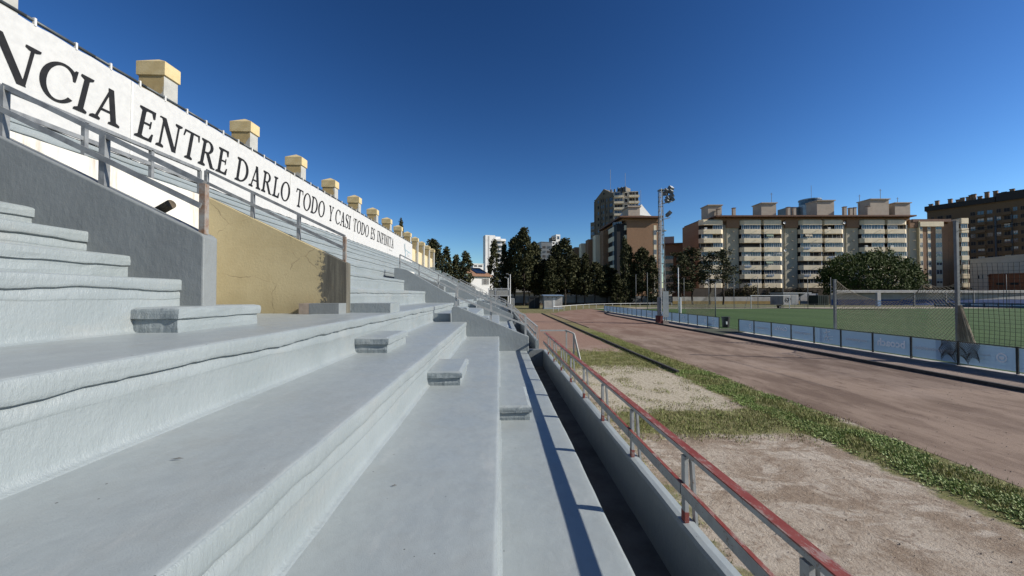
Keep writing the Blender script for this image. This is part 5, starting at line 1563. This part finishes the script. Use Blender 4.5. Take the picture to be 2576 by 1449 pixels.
def cypress_proto(seed, h=14.0, r=1.7, clear=1.2, shape=.55, rag=.25, dens=1.0):
    rg = random.Random(seed); m = MB()
    n = int(150 * dens)
    for i in range(n):
        t = (i + rg.random()) / n
        z = clear + (h - clear) * t
        env = r * (min(1, (t + .05) / .22) ** .6) * ((1 - t) ** shape) * (1 + rag * nz(t * 5, seed) + rag * .8 * nz(t * 13, seed + 3))
        a = rg.random() * 6.283
        lob = 1 + rag * nz(math.cos(a) * 1.6, math.sin(a) * 1.6 + seed, t * 6)
        rad = max(.08, env * lob) * (.35 + .65 * rg.random() ** .5)
        c = Vector((rad * math.cos(a), rad * math.sin(a), z))
        leaves(m, rg, c, .50 + .18 * rg.random(), 20, .34, 1.4)
    for i in range(16):   # the leader at the top
        leaves(m, rg, Vector((.1 * nz(i), .1 * nz(i, 3), h - .12 * i)), .10 + .035 * i, 7, .26, 1.6)
    limbs = [(clear + h * .1 * k, rg.random() * 6.28, r * .7, 1.2) for k in range(1, 6)]
    return m.mesh('crown'), trunk_mesh(rg, h * .9, .20, limbs).mesh('trunk')
def pine_proto(seed, h=14.0, r=3.0, clear=3.5, n=44):
    rg = random.Random(seed); m = MB(); limbs = []
    for i in range(n):
        t = (i + .5) / n; z = clear + (h - clear) * t
        a = rg.random() * 6.283
        env = r * (1 - .62 * t) * (.75 + .5 * rg.random()) * (1 if t > .1 else .7)
        rad = env * rg.random() ** .6
        c = Vector((rad * math.cos(a), rad * math.sin(a), z))
        leaves(m, rg, c, .62 + .5 * rg.random(), 60, .30, .65)
        if i % 2 == 0: limbs.append((max(z - .9, clear * .6), a, max(rad, .4) + .4, .55))
    for i in range(6): leaves(m, rg, Vector((.2 * nz(i), .2 * nz(i, 7), h - .25 * i)), .3 + .06 * i, 22, .28, 1)
    return m.mesh('crown'), trunk_mesh(rg, h * .95, .24, limbs).mesh('trunk')
CP = [cypress_proto(1, shape=.38, rag=.2), cypress_proto(2, r=2.3, shape=.42, rag=.42, clear=3.6, dens=1.35), cypress_proto(3, r=2.6, shape=.5, rag=.55, clear=3.8, dens=1.5), cypress_proto(4, r=1.4, shape=.42, rag=.25, clear=.8), cypress_proto(5, r=2.4, shape=.6, rag=.5, clear=3.0, dens=1.1)]
CR = [1.7, 2.3, 2.6, 1.4, 2.4]
def tree(name, proto, pr, u, vtop, hw, Y, label, leaf, bark=BARK, ph=14.0, rz=0.0, cat='tree', base_z=0.0):
    top = at_y(u, vtop, Y)
    t = thing(name, (top.x, Y, base_z), label, cat, None, rz, True)
    s = (top.z - base_z) / ph; sr = hw / FPX * Y * 1.22 / pr
    instance(proto[1], 'trunk', bark, t, scale=(max(.8, s), max(.8, s), s))
    instance(proto[0], 'crown', leaf, t, scale=(sr, sr, s))
    return t
TR = [(0, 1009, 556, 9, 78, 'tip of a slim cypress showing just above the banner beside a pillar'),
      (2, 1088, 606, 30, 82, 'dark broad tree right behind the last yellow pillar'),
      (0, 1123, 625, 15, 84, 'first slim cypress right of the last yellow pillar'), (3, 1147.5, 644, 15, 86, 'shorter second cypress right of the last yellow pillar'),
      (0, 1172, 636, 18, 80, 'cypress standing before the white house, left of its roof'),
      (0, 1243, 607, 15, 92, 'slim dark cypress in front of the white tower'), (3, 1268, 616, 12, 96, 'narrow cypress at the right side of the white tower'),
      (1, 1296, 600, 24, 96, 'dense pointed cypress with a bare twig on top, left of the tallest tree'), (2, 1318, 577, 27, 92, 'tallest dark tree with a shaggy crown left of centre'),
      (1, 1343, 612, 22, 98, 'shaggy tree close on the right of the tallest tree'), (4, 1368, 655, 22, 95, 'lower tree behind the black shed'), (1, 1386, 648, 18, 92, 'lower tree in front of the dark glass tower'),
      (1, 1398, 620, 22, 100, 'dark tree behind the white kiosk'), (2, 1421, 603, 31, 94, 'broad tall tree right of the white kiosk with a knob on top'), (1, 1449, 645, 17, 98, 'dark tree right next to the broad tall tree'),
      (4, 1471, 640, 18, 96, 'tree in front of the left edge of the tall beige tower'), (2, 1497, 662, 26, 97, 'wide brownish tree in front of the tall beige tower'), (4, 1527, 668, 24, 99, 'loose tree at the foot of the tall beige tower'),
      (1, 1281, 650, 18, 101, 'dark lower tree filling the gap right of the narrow cypress'), (2, 1331, 640, 26, 103, 'dark tree half hidden behind the tallest tree'), (2, 1357, 668, 24, 102, 'low dark tree in the gap above the black shed'),
      (1, 1408, 660, 20, 103, 'low dark tree half hidden behind the white kiosk'), (2, 1436, 660, 24, 104, 'low dark tree hidden behind the broad tall tree'), (1, 1461, 668, 18, 103, 'low dark tree in the gap before the pale blue building'), (4, 1512, 672, 24, 104, 'low loose tree half hidden behind the wide brownish tree'), (1, 1540, 676, 20, 101, 'dark tree at the left of the pale bays'),
      (1, 1596, 668, 20, 103, 'low dark tree between the cypresses before the brick block'),
      (3, 1552, 690, 14, 95, 'low dark tree before the pale bays of the brick block'),
      (0, 1571, 601, 12, 96, 'very slim pointed cypress before the left edge of the brick block'), (3, 1582, 621, 15, 98, 'second slim cypress before the brick block'), (1, 1615, 626, 24, 97, 'broad cypress in the middle before the brick block'), (0, 1640, 646, 17, 96, 'rounded cypress just left of the floodlight mast')]
for i, (k, u, v, hw, Y, lb) in enumerate(TR):
    tree('cypress_tree', CP[k], CR[k], u, v, hw, Y, lb, CYP, rz=i * 1.3)
PP = [pine_proto(11), pine_proto(12, n=36), pine_proto(13, r=3.4, clear=5.6, n=26)]
tree('pine_tree', PP[0], 3.0, 1712, 637, 34, 97, 'dark spreading pine just right of the floodlight mast', CYP)
tree('pine_tree', PP[1], 3.0, 1741, 626, 40, 100, 'taller dark pine before the end wall of the long block', CYP, rz=1)
tree('pine_tree', PP[2], 3.4, 1785, 638, 34, 101, 'slender pine before the first stack of balconies', PINE, rz=2)
tree('pine_tree', PP[2], 3.4, 1818, 630, 40, 99, 'open pine with a pale bare trunk before the grey stair tower', PINE, PBARK, rz=4.1)
# round broadleaf tree
def round_proto(seed, h, r, clear, n, leaf=.34):
    rg = random.Random(seed); m = MB(); limbs = []
    for i in range(n):
        a = rg.random() * 6.283; ph = math.asin(rg.uniform(-.55, 1)); q_ = .55 + .45 * rg.random() ** .5
        q_ *= 1 + .16 * nz(math.cos(a) * 2 + seed, math.sin(a) * 2, ph * 2)
        c = Vector((r * q_ * math.cos(ph) * math.cos(a), r * q_ * math.cos(ph) * math.sin(a), clear + (h - clear) * (.38 + .60 * q_ * math.sin(ph))))
        leaves(m, rg, c, .95, 26, leaf, .8)
        if i % 9 == 0: limbs.append((clear * .8 + .6 * rg.random(), a, r * .75, .8))
    return m.mesh('crown'), trunk_mesh(rg, h * .75, .42, limbs).mesh('trunk')
rp = round_proto(31, 11.0, 11.5, 1.4, 760)
top = at_y(2188, 634, 108)
t = thing('broadleaf_tree', (top.x, 108, 0), 'large round green tree in front of the long apartment block', 'tree', None, 0, True)
instance(rp[1], 'trunk', BARK, t); s = top.z / 11.0
instance(rp[0], 'crown', FIC, t, scale=(1.25, .7, s * 1.03))
# scrub along the foot of the long block
sp_ = round_proto(41, 3.2, 2.6, .3, 60, .26)
for u, vt, hw, Y, lb, mt in ((1886, 716, 34, 116, 'dry olive bush behind the white wall, left of the far goal', SCRUB), (1840, 728, 30, 118, 'low grey-brown bush at the foot of the grey stair tower', SCRUB), (1950, 726, 34, 118, 'leafless brown scrub behind the far goal', SCRUB), (2010, 728, 34, 118, 'brown scrub behind the white hut', SCRUB), (2400, 722, 36, 116, 'brown scrub behind the white canopy near the tall stout post', SCRUB), (2330, 728, 30, 117, 'low scrub at the foot of the brown bay of flats', SCRUB)):
    tp = at_y(u, vt, Y); t = thing('bush', (tp.x, Y, 0), lb, 'bush', None, u, True)
    k = hw / FPX * Y / 2.6
    instance(sp_[1], 'stem', BARK, t, scale=(.3, .3, .8)); instance(sp_[0], 'foliage', mt, t, scale=(k, k * .6, tp.z / 3.2))
# far hills beyond the town
m = MB(); N_ = 60
for i in range(N_ + 1):
    x = -700 + 1700 * i / N_
    m.v += [(x, 640, -2), (x, 700, 17 + 9 * nz(x * .006, 3) + 3 * nz(x * .03)), (x, 900, -2)]
for i in range(N_):
    a = i * 3
    m.f += [(a, a + 3, a + 4, a + 1), (a + 1, a + 4, a + 5, a + 2)]
tag(m.build('hills', simple('dry_hillside', (.20, .17, .13), (.13, .125, .09), .02, .95), smooth=True), kind='structure')
# dark garden wall / fence behind the white wall
wall_run('dark brown garden wall at the foot of the long apartment block', Vector((at_y(1740, 742, 119).x, 119, 0)), Vector((at_y(2500, 742, 119).x, 119, 0)), 4.6, simple('dark_brown_fence', (.075, .06, .048), (.05, .04, .032), .4, .9), name='garden_wall')

# ------------------------------------------------------------------ grass, weeds and small litter near the stand
GR = [simple('grass_blade_green', (.19, .23, .055), (.30, .29, .11), 2.5, .7), simple('grass_blade_dry', (.25, .20, .09), (.18, .15, .06), 2.5, .8), simple('weed_leaf_green', (.18, .27, .055), (.25, .32, .10), 2, .6)]
def blades(name, n, region, dens, hmin, hmax, mat, label, seed, leafy=False):
    rg = random.Random(seed); m = MB(); c = 0; tries = 0
    x0, x1, y0, y1 = region
    while c < n and tries < n * 30:
        tries += 1
        x, y = rg.uniform(x0, x1), rg.uniform(y0, y1)
        if rg.random() > dens(x, y): continue
        c += 1
        h = rg.uniform(hmin, hmax); a = rg.random() * 6.283; d = Vector((math.cos(a), math.sin(a), 0)); e = Vector((-d.y, d.x, 0))
        p = Vector((x, y, 0))
        if leafy:
            for k in range(4):
                a2 = a + k * 1.57 + rg.uniform(-.4, .4); d2 = Vector((math.cos(a2), math.sin(a2), .45 + .5 * rg.random())); e2 = Vector((-d2.y, d2.x, 0)) * h * .28
                m.add([p, p + d2 * h * .5 + e2, p + d2 * h, p + d2 * h * .5 - e2], [(0, 1, 2, 3)])
        else:
            w_ = .004 + .004 * rg.random()
            m.add([p - e * w_, p + e * w_, p + d * h * .45 + Vector((0, 0, h))], [(0, 1, 2)])
    o = m.build(name, mat)
    return tag(o, label, 'grass', None, 'stuff')
def cl(v): return max(0., min(1., v))
def d_strip(x, y):
    wv = .55 * noise.noise(Vector((x * 1.2, y * .8, 1)))
    return cl(1.15 - abs(x - 6.35 - .15 * wv) / .62) * cl(.75 + 1.2 * noise.noise(Vector((x * 2.2, y * 2.2, 4))))
def d_patch(x, y):
    wv = noise.noise(Vector((x * 1.5, y * 1.5, 2)))
    a = cl(1.3 - abs(y - 7.75 + .5 * wv) / .95) * cl((x - 2.1) * 1.5)
    b = cl(1.35 - abs(y - 15.3 + wv) / 2.4) * cl((x - 2.0) * 1.5) * .8
    c = .35 * cl(.9 - abs(x - 2.0 - .3 * wv) / .5)
    s_ = .45 if (abs((x - 3.95) / 1.75) ** 2.6 + abs((y - 10.9) / 3.1) ** 2.6) < 1 else 0
    return max(a, b, c * (1 if y < 14 else 0), s_ * cl(wv * 3)) * cl(.8 + 1.2 * noise.noise(Vector((x * 2.5, y * 2.5, 8))))
blades('grass', 26000, (5.2, 7.3, 2.5, 26), d_strip, .03, .085, GR[0], 'green grass growing in a strip along the old kerb', 1)
blades('grass', 24000, (1.75, 6.2, 2.0, 19), d_patch, .02, .06, GR[0], 'thin green turf round the old sand pit', 2)
blades('dry_grass', 14000, (1.65, 7.2, 2.0, 20), lambda x, y: .8 * max(d_patch(x, y), d_strip(x, y)), .02, .06, GR[1], 'dry straw coloured grass between the parapet and the track', 3)
blades('weeds', 11000, (5.6, 7.2, 2.5, 13), lambda x, y: d_strip(x, y) * cl(noise.noise(Vector((x * 1.6, y * 1.3, 6))) * 3 + .4), .016, .045, GR[2], 'leafy green weeds spreading over the old kerb', 4, True)
# loose clods and pebbles on the bare earth
PEB = simple('earth_clod', (.20, .16, .13), (.36, .31, .26), 3, .95)
rg = random.Random(8); m = MB()
for _ in range(2400):
    x, y = rg.uniform(1.7, 13.5), 1.5 + 16 * rg.random() ** 1.6
    s = .004 + .011 * rg.random() ** 3
    p = Vector((x, y, .004))
    m.add([p + Vector((s, 0, 0)), p + Vector((-.5 * s, .8 * s, 0)), p + Vector((-.5 * s, -.8 * s, 0)), p + Vector((0, 0, s))], [(0, 1, 3), (1, 2, 3), (2, 0, 3)])
tag(m.build('pebbles', PEB), 'small clods and pebbles scattered over the bare earth', 'pebbles', None, 'stuff')
# a dry leaf lying on the terrace
lp = at_g(447, 1155, 1.765)
tag(MB().add([(lp.x - .035, lp.y, 1.766), (lp.x, lp.y - .008, 1.774), (lp.x + .03, lp.y + .002, 1.768), (lp.x, lp.y + .008, 1.77)], [(0, 1, 2, 3)]).build('dry_leaf', simple('dry_leaf', (.16, .12, .09), None, 20, .9)), 'single dry leaf lying on a wide grey terrace step', 'leaf')
lp = at_g(992, 1222, 1.325)
tag(MB().add([(lp.x - .02, lp.y, 1.326), (lp.x, lp.y - .007, 1.334), (lp.x + .018, lp.y + .002, 1.327), (lp.x, lp.y + .007, 1.33)], [(0, 1, 2, 3)]).build('dry_leaf', simple('dry_leaf', (.16, .12, .09))), 'tiny dry leaf on the step below, nearer the middle', 'leaf')
